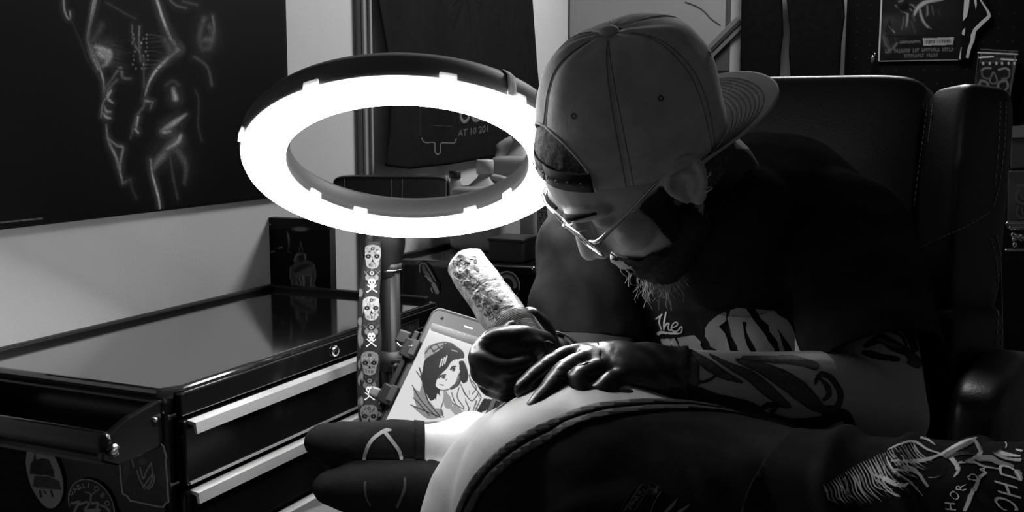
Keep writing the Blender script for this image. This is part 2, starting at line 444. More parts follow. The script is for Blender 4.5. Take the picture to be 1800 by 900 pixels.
# first crop: 2.142 zoom
cv.blob((560, 300), 230, 420, .10, .6, .8); cv.blob((760, 150), 110, 180, .09, .6, .6); cv.blob((640, 620), 110, 130, .12, .7, .6)
zstroke([([(238,0),(242,40),(256,70),(264,66),(262,45)], 7, .42, 2), ([(268,75),(300,150),(330,230),(375,300),(390,350)], 3, .16, 2),
 ([(358,0),(346,70),(334,140),(344,180),(372,250),(388,300),(392,345)], (10,6,9,7,4), .46, 2), ([(352,0),(340,70),(328,140),(340,190),(368,262)], 3, .62, 1),
 ([(590,0),(612,70),(640,140),(668,186)], (9,12,14), .50, 2), ([(668,186),(625,225),(590,262),(560,310),(545,360)], (16,12,9,5), .46, 2), ([(664,192),(612,238)], 4, .7, 1),
 ([(640,0),(665,22),(700,30)], 6, .30, 3), ([(690,5),(740,18)], 8, .22, 4),
 ([(768,70),(757,110),(752,150),(766,185)], 12, .30, 8), ([(790,100),(802,140),(786,180)], 14, .26, 8), ([(800,60),(806,110),(798,150)], 6, .34, 3), ([(775,150),(790,150)], 16, .28, 8),
 ([(730,215),(770,240),(788,275),(796,320)], 7, .24, 4), ([(735,340),(748,380),(745,470),(760,530)], 4, .18, 3),
 ([(395,335),(440,270),(455,255),(462,290),(490,296)], (4,9,10,4), .32, 4), ([(400,360),(412,330),(440,300)], 6, .3, 4),
 ([(418,340),(404,368),(424,388)], (4,10,3), .5, 3), ([(392,400),(400,418),(416,420)], (3,9,3), .55, 3), ([(388,425),(398,440),(416,446)], (3,9,3), .55, 3), ([(380,440),(384,400),(396,372)], 4, .36, 2),
 ([(400,470),(404,510),(416,550),(436,590),(450,640),(462,690)], (3,6,9,10,3), .40, 3), ([(404,520),(440,548),(462,556),(455,600),(452,640)], (3,10,8,3), .34, 3), ([(462,690),(490,675)], 6, .28, 3), ([(490,680),(500,720),(512,745)], 6, .16, 4),
 ([(566,600),(572,650),(585,700),(596,745),(602,788)], (5,7,6,5), .52, 2), ([(545,375),(540,400),(520,430),(506,470),(490,520)], (9,8,8,3), .26, 3),
 ([(548,380),(572,384)], 7, .42, 2), ([(520,440),(512,480)], 6, .46, 2), ([(508,486),(520,500)], 6, .44, 2), ([(575,385),(565,410)], 5, .3, 2),
 ([(605,496),(630,480),(665,455),(702,430)], (5,20,18,4), .42, 4), ([(615,500),(640,496)], 8, .58, 3),
 ([(652,335),(660,372)], (10,16), .50, 6), ([(625,320),(650,305),(672,320)], 8, .2, 5),
 ([(575,640),(600,600),(640,560),(680,510)], (4,26,34,8), .30, 8), ([(632,560),(668,535),(680,510)], (5,14,4), .56, 4), ([(668,570),(690,600),(700,640),(694,690)], (14,20,12,3), .24, 8),
 ([(640,580),(650,660),(668,750)], 5, .2, 3), ([(350,150),(380,100),(376,85)], (22,26,4), .18, 8), ([(360,176),(404,200),(402,236),(385,250)], (12,34,12,3), .50, 5), ([(372,200),(388,215)], 14, .66, 6), ([(620,150),(640,190)], 22, .22, 8),
 ([(400,10),(470,50),(510,70)], 5, .2, 3), ([(525,100),(523,160),(530,230)], 4, .4, 2), ([(497,95),(500,150),(520,190)], 4, .34, 2), ([(540,210),(541,330)], 4, .26, 2)])
for k in range(9):
    y = 130 + k * 16
    cv.stroke([(545, y), (575, y + RNG.uniform(-5, 5)), (605, y + RNG.uniform(-8, 8))], 3, RNG.uniform(.22, .5), 2)
    cv.stroke([(430, y), (470, y + 6), (505, y)], 3, RNG.uniform(.1, .26), 3)
    for x in (505, 532, 548): cv.blob((x + RNG.uniform(-8, 8), y), 3, 5, RNG.uniform(.4, .75), .4)
cv.stroke([(0, 838), (60, 832), (158, 822)], 5, .55, 1, curve=False)
cv.noise(.12, 2)
decal('poster_print', clip(plane_hit(W(0, .0102, 1), N), t1=tr - .002, z0=zb + .003), cv, INK, post, 1.3, .0004, full=True)

# ------------------------------------------------------------------ tool chests
def tool_chest():
    t = thing('tool_chest', '', 'tool chest', W(-.32, .21, 0))
    T0, T1, D0, D1, ZT = -.67, .03, .027, .397, .907
    G().box(W((T0+T1)/2, (D0+D1)/2 - .004, .50), (T1-T0, D1-D0-.008, .79), AX).build('cabinet_body', M_chest, t, smooth=False, bevel=.006)
    # lid with a chamfered front-left corner
    c = .028
    poly = [W(T0, D0, ZT-.018), W(T1, D0, ZT-.018), W(T1, D1, ZT-.018), W(T0+c, D1, ZT-.018), W(T0, D1-c*.6, ZT-.018)]
    G().prism(poly, (0, 0, .018)).build('lid', M_lid, t, smooth=False, bevel=.006, seg=4)
    G().box(W((T0+T1)/2, D0+.008, ZT), (T1-T0, .016, .018), AX).build('back_rail', M_black, t, smooth=False, bevel=.003)
    G().box(W(T1-.009, (D0+D1)/2, ZT), (.018, D1-D0-.03, .018), AX).build('side_rail', M_black, t, smooth=False, bevel=.003)
    G().box(W((T0+T1)/2, D1+.001, .885), (T1-T0-.03, .010, .030), AX).build('front_rail', M_chest, t, smooth=False, bevel=.002)
    lk = G(); cc = W(-.315, D1+.006, .886)
    lk.rev(cc, U, UP, N, [(0, .006), (.006, .006), (.0085, .004), (.009, 0), (0, 0)], 24, False)
    lock = lk.build('lock', M_steel, t)
    G().box(cc + N * .0065, (.0012, .001, .006), AX).build('keyhole', M_black, lock, smooth=False)
    zt = .866
    for k in range(7):
        zz = zt - k * .0915
        d = G().box(W((T0+T1)/2, D1+.003, zz-.0435), (T1-T0-.03, .014, .085), AX).build('drawer', M_chest, t, smooth=False, bevel=.003)
        h = G(); x0, x1 = T0+.022, T1-.022
        pr = [(D1+.008, zz-.001), (D1+.022, zz-.003), (D1+.024, zz-.017), (D1+.020, zz-.017), (D1+.018, zz-.007), (D1+.008, zz-.006)]
        h.prism([W(x0, a, b) for a, b in pr], U * (x1-x0)); h.build('handle', M_alu, d, smooth=False)
        G().box(W((T0+T1)/2, D1+.009, zz-.083), (T1-T0-.04, .006, .003), AX).build('lower_lip', M_alu if k == 0 else M_chest, d, smooth=False)
    # side tray with its two end brackets and front bar
    for d in (D0+.035, D1-.022):
        pl = [W(T0, d, .895), W(T0-.055, d, .886), W(T0-.094, d, .872), W(T0-.100, d, .845), W(T0-.075, d, .832), W(T0, d, .835)]
        br = G().prism(pl, N * .010).build('tray_bracket', M_chest, t, smooth=False, bevel=.002)
        if d > .2:
            for tt, zz, rr in ((-.082, .853, .0085), (-.014, .872, .004)):
                G().rev(W(T0+tt, d+.010, zz), U, UP, N, [(0, .005), (rr*.7, .0045), (rr, .002), (rr, 0), (0, 0)], 20, False).build('bolt', M_steel, br)
    G().tube([W(T0-.090, D0+.04, .862), W(T0-.090, D1-.02, .862)], [(.010, .016)]*2, 12, 1).build('tray_bar', M_chest, t)
    G().box(W(T0-.045, (D0+D1)/2+.005, .838), (.088, D1-D0-.06, .004), AX).build('tray_floor', M_chest, t, smooth=False)
    for a in (T0+.06, T1-.06):
        for d in (D0+.06, D1-.06):
            w = G().rev(W(a, d, .05), U, UP, N, [(0, -.014), (.045, -.014), (.05, -.008), (.05, .008), (.045, .014), (0, .014)], 24, False).build('caster', M_black, t)
            G().box(W(a, d, .085), (.05, .045, .05), AX).build('fork', M_chest, w, smooth=False)
    return t
def copy_tree(o, off, parent=None):
    c = o.copy(); COL.objects.link(c)
    if parent: c.parent = parent; c.matrix_parent_inverse = o.matrix_parent_inverse.copy()
    else: c.location = V(o.location) + V(tuple(off))
    for k in [k for k in ALLOBJ if k.parent == o]: copy_tree(k, off, c)
    return c
chest = tool_chest()
ALLOBJ = list(COL.objects)
CH2 = 1.18
chest2 = copy_tree(chest, U * CH2)
for k in [k for k in COL.objects if k.parent == chest2 and k.name.startswith('tray')]:
    for q in [q for q in COL.objects if q.parent == k]: bpy.data.objects.remove(q)
    bpy.data.objects.remove(k)
chest['label'] = 'black enamel tool chest nearest the left poster, aluminium drawer handles and stickered side'
chest2['label'] = 'black tool chest further back behind the ring light, round sticker on its end'
# maker's plate on the front rail of the near chest
fp = plane_hit(W(0, .4035, .9), N)
cv = Canvas(686, 540, 752, 606, 3)
cv.frame(680, 420, 4.5).fill([(62,700),(248,628),(248,712),(62,790)], .07).frame(0, 0, 1)
q = np.array([[693.5, 576], [735, 560], [735, 578.5], [693.5, 595]])
for i in range(4): cv.stroke([q[i], q[(i+1) % 4]], 1.2, .3, .8)
cv.text('TARTSII', (734, 575), (-9.6, 3.8), (-.2, -14), .32)
# the plate reads mirrored in the photograph; keep that reading order
decal('name_plate', plane_hit(W(0, .404, .9), N), cv, INKG, chest, .6, .0008)
# stickers on the near end of chest one
side = plane_hit(W(-.6725, 0, .8), -U)
def sticker(name, cv, parent, hit=side, step=.8, m=INKG): return decal(name, hit, cv, m, parent, step, .0008, thick=.0004)
cv = Canvas(40, 770, 122, 900, 3).frame(0, 740, 5.625)
q = [(360,208),(430,225),(510,300),(575,410),(615,530),(632,650),(615,760),(575,830),(520,862),(460,850),(390,780),(320,660),(275,520),(260,400),(275,290),(310,232)]
qc = catmull(np.array(q + [q[0]], float), 5); cv.fill(qc, .62)
cv.fill([(300,520),(305,430),(330,390),(352,300),(365,380),(430,365),(490,380),(530,470),(545,560),(480,540),(400,530)], .15).fill([(330,640),(345,540),(480,545),(590,590),(610,670)], .25)
for p_, w in (([(330,640),(430,660),(610,672)], 9), ([(400,690),(410,745)], 22), ([(510,690),(525,740)], 22), ([(440,690),(460,715)], 16)): cv.stroke(p_, w, .15, .8)
cv.blob((385,430), 24, 30, .05).blob((375,515), 24, 14, .05).blob((500,500), 40, 20, .06)
sticker('oval_sticker', cv, chest)
cv = Canvas(116, 836, 210, 912, 3).frame(0, 740, 5.625)
q = [(690,840),(682,760),(700,680),(745,615),(810,580),(880,578),(960,605),(1040,670),(1100,760),(1130,850),(1140,960),(690,960)]
cv.fill(catmull(np.array(q, float), 5), .03); cv.stroke(q[:-1], 10, .7, .6)
for ch, x, y, a in (('U',735,735,-60),('A',770,700,-48),('B',802,672,-32),('L',845,655,-12),('I',890,650,4),('O',945,668,22),('B',1010,728,45),('O',1050,790,58)):
    a = math.radians(a); cv.text(ch, (x - 22, y + 10), (70*math.cos(a), 70*math.sin(a)), (-70*math.sin(a)*-1*.0 + 70*math.sin(a), -70*math.cos(a)), .7)
for p_, w in (([(845,700),(895,720),(905,790)], 14), ([(950,700),(910,730),(900,800)], 14), ([(715,812),(790,800),(760,850),(740,900)], 26), ([(800,820),(860,800),(880,820),(840,880)], 22), ([(910,815),(970,808),(960,870)], 24), ([(1000,830),(1060,860),(1100,920)], 22), ([(860,890),(980,880)], 40)): cv.stroke(p_, w, .58, 1)
sticker('round_sticker', cv, chest)
cv = Canvas(204, 750, 302, 898, 3).frame(0, 740, 5.625)
q = [(1178,310),(1290,262),(1470,110),(1495,88),(1540,110),(1570,190),(1585,225),(1620,250),(1635,310),(1650,350),(1640,390),(1655,560),(1670,800),(1640,815),(1620,850),(1590,850),(1290,785),(1265,745),(1215,715),(1205,640)]
cv.fill(q, .10); cv.stroke(q[6:] + [q[0]], 16, .75, .8, curve=False); cv.stroke(q[2:7], 14, .75, .8)
cv.fill([(1205,330),(1275,300),(1285,520),(1230,620)], .26).fill([(1590,420),(1625,440),(1650,700),(1560,600)], .24).fill([(1230,640),(1640,710),(1640,790),(1290,740)], .17)
cv.blob((1390,250), 34, 30, .34).blob((1400,310), 30, 24, .3).blob((1415,400), 46, 34, .34)
for p_ in ([(1320,280),(1310,370),(1325,450)], [(1390,460),(1420,570),(1450,500),(1500,410)], [(1420,660),(1470,580),(1510,520),(1500,430)], [(1440,668),(1490,620),(1520,520)], [(1470,672),(1515,630),(1535,540)], [(1360,490),(1380,560),(1420,640)]): cv.stroke(p_, 13, .7, 1)
for k in range(7): cv.fill([(1290+k*46, 668+k*9), (1318+k*46, 672+k*9), (1322+k*46, 738+k*8), (1298+k*46, 732+k*8)], .08)
cv.stroke([(1330,690),(1340,720)], 10, .3)
sticker('die_cut_sticker', cv, chest)
# stickers on the near end of chest two
side2 = plane_hit(W(CH2 - .6725, 0, .8), -U)
cv = Canvas(735, 455, 776, 520, 3).frame(680, 420, 4.5)
cv.fill([(250,190),(300,170),(345,220),(400,330),(415,345),(412,428),(345,418),(330,400),(262,262)], .05)
cv.stroke([(262,262),(262,205),(300,192),(330,235),(385,330)], 10, .75, .8)
for p_, w, v in (([(290,215),(300,260)], 26, .3), ([(315,270),(350,330)], 30, .36), ([(300,290),(345,320)], 8, .6), ([(325,315),(365,345)], 8, .6), ([(370,360),(400,420)], 34, .5), ([(350,390),(360,420)], 12, .5)): cv.stroke(p_, w, min(.95, v*1.7), 1)
sticker('hand_sticker', cv, chest2, side2, .8)
cv = Canvas(862, 474, 920, 534, 3).frame(680, 420, 4.5)
c0 = (950, 370); cv.blob(c0, 105, 116, .85, .01).blob(c0, 96, 107, .2, .01).blob(c0, 78, 88, .62, .04).blob(c0, 52, 60, .18, .05).blob((950,385), 30, 34, .45, .1)
for k in range(26):
    a = k / 26 * 2 * math.pi; cv.blob((950 + 87*math.cos(a), 370 + 97*math.sin(a)), 5, 5, .4, .5)
cv.fill([(985,400),(1040,380),(1050,420),(990,450)], .06)
sticker('round_sticker', cv, chest2, side2, .8)

# ------------------------------------------------------------------ picture behind the chest rail, on a small ledge
pp = plane_hit(W(.065, 0, 1), -U)
a0, a1 = pp(470, 450)[0], pp(581, 470)[0]; d0, d1 = tdz(a0)[1], tdz(a1)[1]; zt = pp(470, 382)[0][2]
led = G().box(W(.085, .13, .842), (.075, .26, .018), AX).build('ledge_shelf', M_black, smooth=False, bevel=.002)
tag(led, 'narrow black ledge on the left wall holding the small dark canvas', 'shelf')
can = thing('canvas_picture', 'small dark canvas of a pale bare-backed figure, standing past the near tool chest', 'picture', W(.07, .12, .851))
G().box(W(.075, (d0+d1)/2, (.851+zt)/2), (.020, d1-d0, zt-.851), AX).build('canvas', mat('canvas_edge', .06, .7), can, smooth=False, bevel=.001)
cv = Canvas(462, 372, 590, 540, 3, bg=.05).frame(450, 370, 4.738)
cv.fill([(80,70),(240,50),(600,130),(600,160),(90,150)], .13); cv.blob((370,155), 66, 20, .5, .35); cv.blob((118,116), 9, 7, .6, .4)
for p_, w, v in (([(255,170),(272,220),(275,300)], (4,18,8), .5), ([(275,300),(268,340),(290,350)], 10, .3), ([(120,350),(155,340)], 14, .45), ([(190,312),(218,306)], 14, .5), ([(115,330),(235,290)], 4, .2),
    ([(372,260),(376,290),(392,330)], (10,14,8), .4), ([(360,310),(368,340)], 10, .35)): cv.stroke(p_, w, v, 2)
cv.fill(catmull(np.array([(320,420),(330,380),(350,350),(395,350),(415,370),(420,410),(470,430),(492,480),(498,560),(485,640),(490,690),(315,690),(300,640),(285,560),(284,500),(295,465),(320,440)], float), 5), .32)
cv.stroke([(320,420),(335,375),(352,365)], 14, .52, 2); cv.stroke([(410,365),(415,400)], 12, .56, 2); cv.fill([(350,380),(400,370),(400,420),(360,430)], .16)
cv.fill([(320,530),(480,470),(480,500),(330,560)], .38).fill([(300,500),(380,450),(470,450),(330,520)], .2)
cv.fill([(330,545),(460,520),(470,690),(332,690)], .44)
for k in range(11): cv.stroke([(340+k*12, 560+RNG.uniform(-20,10)), (355+k*10, 610), (340+k*11, 680)], RNG.uniform(4, 9), RNG.choice([.16, .62]), 2)
cv.stroke([(288,470),(284,540),(298,600),(312,680)], 5, .6, 2); cv.stroke([(485,450),(498,520),(490,590)], 5, .62, 2); cv.blob((482,650), 18, 34, .5, .4)
cv2hit = plane_hit(W(.0646, 0, 1), -U)
def inside(h):
    def f(px, py):
        r = h(px, py)
        if r is None: return None
        t, d, z = tdz(r[0]); return r if d0 <= d <= d1 and .852 <= z <= zt else None
    return f
decal('picture_print', inside(cv2hit), cv, INK, can, .8, .0004, full=True)

# ------------------------------------------------------------------ banner on the left wall
M_cloth = mat('black_banner_cloth', .009, .85, var=.2, scale=40, bump=.2, bscale=500, spec=.12)
yl = [(-60, 658), (0, 664), (95, 681), (190, 686), (240, 684), (292, 677)]
yr = [(-60, 931), (0, 936), (100, 943), (180, 950), (262, 962)]
bt = [(0, 292), (.15, 297), (.38, 290), (.6, 279), (.8, 270), (1, 262)]
g = G(); nu, nv = 60, 60; vv = []
for j in range(nv + 1):
    for i in range(nu + 1):
        s = i / nu; yb = np.interp(s, *zip(*bt)); y = -60 + (yb + 60) * j / nv
        x = np.interp(y, *zip(*yl)) * (1 - s) + np.interp(y, *zip(*yr)) * s
        d = .012 + .010 * math.sin(s * 9 + j * .02) ** 2 + .016 * math.exp(-s * 9) + .012 * (j / nv) ** 3 * math.sin(s * 7 + 1) ** 2
        vv.append(wall_pt(x, y, d))
g.add(vv, [(j*(nu+1)+i, (j+1)*(nu+1)+i, (j+1)*(nu+1)+i+1, j*(nu+1)+i+1) for j in range(nv) for i in range(nu)])
ban = g.build('wall_banner', M_cloth, merge=False)
sm = ban.modifiers.new('cloth', 'SOLIDIFY'); sm.thickness = .0012; sm.offset = 0
tag(ban, 'black cloth banner with drip bag print, hanging on the wall behind the ring light', 'banner')
cv = Canvas(660, 0, 960, 300, 2).frame(640, 0, 3)
for p_, w, v in (([(292,560),(294,640),(292,720)], 6, .22), ([(312,565),(312,690)], 4, .18), ([(502,560),(496,690),(484,735)], 5, .2), ([(342,662),(400,664),(465,668)], 5, .30), ([(465,668),(455,718)], 4, .24),
    ([(303,728),(308,742),(322,752),(362,752),(372,758),(372,795),(378,810),(388,815),(399,808),(403,795),(404,758),(430,755),(470,755),(480,748),(484,734)], 6, .56)): cv.stroke(p_, w, v, 1.2)
for p_, w in (([(520,0),(500,70),(470,150)], 8), ([(545,0),(560,80),(562,150)], 8), ([(590,0),(625,25),(600,45)], 8), ([(470,30),(500,0)], 6)): cv.stroke(p_, w, .15, 3)
cv.text('OGEN', (500, 650), (72, -7), (4, -128), .46, bold=.03).text('AT 10 201', (494, 722), (38, -6.5), (2, -50), .36, bold=.03)
hb_ = mesh_hit(ban)
for nm_, bx in (('leaf_print', (600, 0, 1000, 60)), ('bag_print', (600, 60, 806, 300)), ('large_lettering', (806, 60, 1000, 221)), ('small_lettering', (806, 221, 1000, 300))): decal(nm_, hb_, part_of(cv, *bx), INKC, ban, 1, .0011)

# ------------------------------------------------------------------ stool back between the chests
st = thing('stool', 'black leather stool with stitched backrest, between the two tool chests', 'stool', P(690, 345, 2.2) * A(1, 1, 0))
sc = P(689, 352, 2.2); sc[2] = P(689, 308, 2.2)[2] - .055
a = A(1, -.05, 0); bk = G(); sell(bk, sc, a * .119, A(0, .022, 0), A(0, 0, .055), .22)
bp = bk.build('backrest', M_leather, st)
for x in (-.093, .002, .024, .112):
    q = sc + a * x
    G().tube([q + A(0, -.0225, -.045), q + A(0, -.0235, .0), q + A(0, -.0215, .047), q + A(0, 0, .0545)], .0009, 6, 3).build('seam', M_thread, bp)
G().tube([sc + A(0, .02, -.04), sc + A(0, .05, -.2), A(sc[0], sc[1] + .03, .62)], .016, 12, 4).build('back_post', M_black, st)
sell(G(), A(sc[0] + .01, sc[1] - .0, .60), A(.15, 0, 0), A(0, .15, 0), A(0, 0, .04), .5, 1).build('seat', M_leather, st)
G().tube([A(sc[0], sc[1], .57), A(sc[0], sc[1], .1)], .025, 14, 1).build('gas_column', M_steel, st)
for k in range(5):
    an = k * 2 * math.pi / 5 + .3
    G().tube([A(sc[0], sc[1], .10), A(sc[0] + .17*math.cos(an), sc[1] + .17*math.sin(an), .05)], [.02, .013], 8, 2).build('leg', M_black, st)

# ------------------------------------------------------------------ goods on the far chest
ZC = .907
M_milky = mat('milky_plastic', .42, .45, var=.06, scale=15)
def jug(px, py_base, w, dp, h, label, yscale=1):
    b = Pz(px, py_base, ZC); t, d, _ = tdz(b); o = thing('jug', label, 'jug', b)
    g = G(); sell(g, b + UP * (h*.40), U * dp, N * w, UP * (h * .40), .25, .35); g.build('bottle', M_milky, o)
    g = G(); g.loft([(b + UP*h*.78, U*dp*.62, N*w*.62), (b + UP*h*.87, U*dp*.35, N*w*.35), (b + UP*h*.92, U*.018, N*.018), (b + UP*h*.97, U*.018, N*.018)], 20, 4); g.build('neck', M_milky, o)
    G().rev(b + UP*h*.95, U, N, UP, [(0, .035), (.02, .035), (.022, .03), (.022, 0), (0, 0)], 24, False).build('cap', M_white, o)
    G().tube([b + UP*h*.9 + N*w*.3, b + UP*h*.86 + N*w*.75, b + UP*h*.66 + N*w*.86], .010, 8, 4).build('handle', M_milky, o)
    return o
jug(853, 438, .078, .065, .20, 'white plastic jug on the far tool chest, left of the dark crate')
b = Pz(925, 452, ZC + .001) + U * .42
b = W(1.10, .30, ZC)
jug(914, 424, .072, .06, .285, 'taller milky jug at the back of the far tool chest, beside the cap')
# crumpled white paper bag
b = Pz(836, 428, ZC); o = thing('paper_bag', 'crumpled white paper bag on the far tool chest, under the banner', 'bag', b + U*.03)
g = G(); cb = W(1.12, .115, ZC); sell(g, cb + UP*.135, U*.05, N*.10, UP*.135, .35)
ob = fuse('bag', g, mat('white_paper', .42, .8, var=.1, scale=8), .006, 1, o)
vv = verts(ob.data); nn = normals(ob.data)
for i, p_ in enumerate(vv): vv[i] = p_ + nn[i] * (.012 * noise.noise(V(p_ * 28)) + .02 * noise.noise(V(p_ * 9)))
vv[:, 2] = np.maximum(vv[:, 2], ZC); set_verts(ob.data, vv); o.location = tuple(cb)
ob.matrix_parent_inverse = o.matrix_basis.inverted() if False else Matrix.Translation(-V(o.location))
# little glass bottle with a dark cap
b = Pz(800, 447, ZC); b = W(.80, .075, ZC); pq = P(800, 330, b[1]); b = A(pq[0], b[1], ZC)
topz = P(800, 300, b[1])[2]; h = topz - ZC
o = thing('bottle', 'clear bottle with a dark screw cap, right of the stool back', 'bottle', b)
G().rev(b, U, N, UP, [(0, 0), (.03, 0), (.032, .006), (.032, h*.62), (.028, h*.74), (.013, h*.86), (.012, h*.93), (0, h*.93)], 32, False).build('glass_body', mat('bottle_plastic', .35, .12, spec=.8), o)
G().rev(b + UP*h*.90, U, N, UP, [(0, h*.1), (.0135, h*.1), (.015, h*.09), (.015, 0), (0, 0)], 24, False).build('screw_cap', M_dark, o)
# dark crate and labelled carton near the front corner
cr = W(.60, .292, ZC + .024); o = thing('crate', 'dark grey lidded crate on the far tool chest behind the grip of the machine', 'crate', cr - UP*.024)
G().box(cr, (.10, .085, .048), AX).build('crate_body', mat('crate_plastic', .035, .5), o, smooth=False, bevel=.004)
G().box(cr + UP*.027, (.104, .089, .008), AX).build('crate_lid', mat('crate_plastic', .035, .5), o, smooth=False, bevel=.003)
h1 = plane_hit(W(.60, 0, 1), -U)
q0, q1 = h1(945, 470)[0], h1(969, 366)[0]; da, db = tdz(q0)[1], tdz(q1)[1]; zt2 = q1[2]
o = thing('carton', 'tall white carton with printed label beside the eyeglasses', 'carton', W(.63, (da+db)/2, ZC))
G().box(W(.63, (da+db)/2, (ZC+zt2)/2), (.055, db-da, zt2-ZC), AX).build('carton_body', mat('carton_card', .42, .6), o, smooth=False, bevel=.001)
cv = Canvas(944, 360, 972, 446, 4, bg=.58).frame(820, 200, 3.333)
for y in range(555, 740, 17):
    for x in range(425, 490, 13):
        if RNG.random() < .75: cv.fill([(x, y), (x + RNG.uniform(6, 12), y), (x + 10, y + 9), (x, y + 8)], RNG.uniform(.15, .4))
cv.fill([(430,742),(490,740),(490,790),(430,792)], .12).fill([(436,750),(484,748),(484,766),(436,768)], .3)
decal('carton_label', plane_hit(W(.6023, 0, 1), -U), cv, INK, o, .6, .0004, full=True)

# ------------------------------------------------------------------ ring light
M_glow = mat('ring_diffuser', .8, .5, emit=RING_EMIT)
M_tab = bpy.data.materials.new('translucent_tab'); M_tab.use_nodes = True
nt = M_tab.node_tree; nt.nodes.remove(nt.nodes['Principled BSDF']); a_ = nt.nodes.new('ShaderNodeBsdfDiffuse'); b_ = nt.nodes.new('ShaderNodeBsdfTranslucent'); m_ = nt.nodes.new('ShaderNodeMixShader')
a_.inputs[0].default_value = b_.inputs[0].default_value = (.85, .85, .85, 1); m_.inputs[0].default_value = .6
nt.links.new(a_.outputs[0], m_.inputs[1]); nt.links.new(b_.outputs[0], m_.inputs[2]); nt.links.new(m_.outputs[0], nt.nodes['Material Output'].inputs[0])
RC = A(-.1338, 1.4, 1.180); TILT = math.radians(31.2); ROLL = math.radians(1.0)
E1 = A(math.cos(ROLL), 0, math.sin(ROLL)); E2 = A(0, -math.cos(TILT), math.sin(TILT)); E2 = nrm(E2 - E1 * np.dot(E1, E2))
RN = np.cross(E1, E2); RN = -RN if RN[2] > 0 else RN       # the lit face looks down and towards the bed
RO, RI = .2123, .155
rl = thing('ring_light', 'large glowing ring lamp tilted over the bed on a dark pole', 'lamp', (RC[0], 1.63, 0))
hs = G().rev(RC, E1, E2, RN, [(RO, -.001), (RO + .002, -.010), (RO, -.026), (RO - .008, -.036), (RI + .008, -.036), (RI, -.028), (RI - .001, -.010), (RI, -.001)], 128).build('housing', M_hous, rl)
G().rev(RC, E1, E2, RN, [(RI + .001, 0), (RI + .004, .006), (RI + .012, .010), (RO - .012, .010), (RO - .004, .006), (RO - .001, 0)], 128).build('diffuser', M_glow, rl)
def ang_of(px, py, R):            # angle round the ring of the rim point nearest to a photographed spot
    an = np.linspace(0, 2 * math.pi, 720); c = RC + R * (np.cos(an)[:, None] * E1 + np.sin(an)[:, None] * E2)
    x, y = proj(c); return an[np.argmin((x - px) ** 2 + (y - py) ** 2)]
def rim_box(name, an, R, size, m, out, par, hgt=.0):
    rad = E1 * math.cos(an) + E2 * math.sin(an); tan = np.cross(RN, rad)
    return G().box(RC + rad * (R + out) + RN * hgt, size, (tan, rad, RN)).build(name, m, par, smooth=False, bevel=.0006)
for px, py in ((789, 133), (555, 170), (447, 245), (925, 140)): rim_box('clip_tab', ang_of(px, py, RO), RO, (.020, .0035, .012), M_tab, .0026, rl)
for px, py in ((551, 346), (633, 372), (826, 365), (896, 346)): rim_box('clip_tab', ang_of(px, py, RI), RI, (.020, .0035, .012), M_tab, -.0026, rl)
an = ang_of(912, 135, RO)
rad = E1 * math.cos(an) + E2 * math.sin(an); tan = np.cross(RN, rad)
g = G(); prof = [(RO + .0035, .001), (RO + .0045, -.010), (RO + .0025, -.027), (RO - .007, -.0385), (RI + .01, -.0385)]
pts = [[RC + (E1*math.cos(an+da) + E2*math.sin(an+da)) * (r + 0) + RN * h for r, h in prof] for da in np.linspace(-.028, .028, 4)]
g.add(sum(pts, []), [(i*5+j, (i+1)*5+j, (i+1)*5+j+1, i*5+j+1) for i in range(3) for j in range(4)])
o = g.build('tape_band', M_tape, rl); o.modifiers.new('t', 'SOLIDIFY').thickness = .001
# hinge, collar and pole
FAR = RC - E2 * RO
hb = P(676, 452, 1.63)
PX = hb[0] + .006; PY = 1.63
g = G(); g.tube([P(672, 402, PY), P(674, 440, PY), P(682, 478, PY)], [(.034, .022), (.033, .022), (.017, .018)], 20, 4, ref=(0, 1, 0))
g.build('hinge', M_black, rl)
G().tube([P(650, 415, PY-.015), P(648, 445, PY-.015)], [(.010, .012)]*2, 14, 2).build('hinge_knob', M_black, rl)
g = G(); g.tube([P(685, 462, PY), P(685, 474, PY)], .0185, 20, 1, flat=True); g.build('collar', M_dark, rl)
pt = P(685, 470, PY); PX = pt[0]
G().rev(P(685, 474.5, PY), (1,0,0), (0,1,0), (0,0,1), [(.0188, 0), (.0195, .001), (.0188, .002), (.015, .001)], 24).build('collar_ring', M_steel, rl)
G().tube([A(PX, PY, pt[2]), A(PX, PY, .45)], .0155, 20, 1, flat=True).build('pole', M_black, rl)
G().tube([A(PX, PY, .47), A(PX, PY, .04)], .019, 20, 1, flat=True).build('lower_tube', M_black, rl)
G().box((PX - .0, PY - .0157, .75), (.004, .002, .5)).build('pole_groove', M_dark, rl, smooth=False)
for k in range(3):
    a = math.radians(-70 + 120 * k)
    G().tube([A(PX, PY, .36), A(PX + .10*math.cos(a), PY + .10*math.sin(a), .16), A(PX + .19*math.cos(a), PY + .19*math.sin(a), .012)], .009, 10, 3).build('leg', M_black, rl)

# ------------------------------------------------------------------ skull lanyard hanging from the hinge
M_strap = mat('black_webbing', .012, .7, bump=.2, bscale=600)
lan = thing('lanyard', 'black lanyard printed with pale skulls, hanging from the ring lamp hinge', 'strap', P(650, 430, 1.595))
def strap(name, pts, w, par):     # pts: (px, py, Y); w: pixel widths
    g = G(); n = len(pts); q = catmull(np.array([list(p) + [wi] for p, wi in zip(pts, w)], float), 8); nu = 6; v = []
    for px, py, Y, wi in q:
        for i in range(nu + 1):
            s = i / nu - .5; v.append(P(px + s * wi, py, Y - .0012 * math.cos(s * math.pi)))
    g.add(v, [(j*(nu+1)+i, (j+1)*(nu+1)+i, (j+1)*(nu+1)+i+1, j*(nu+1)+i+1) for j in range(len(q)-1) for i in range(nu)])
    o = g.build(name, M_strap, par, merge=False); m = o.modifiers.new('web', 'SOLIDIFY'); m.thickness = .0014; m.offset = 1 if False else 0; return o
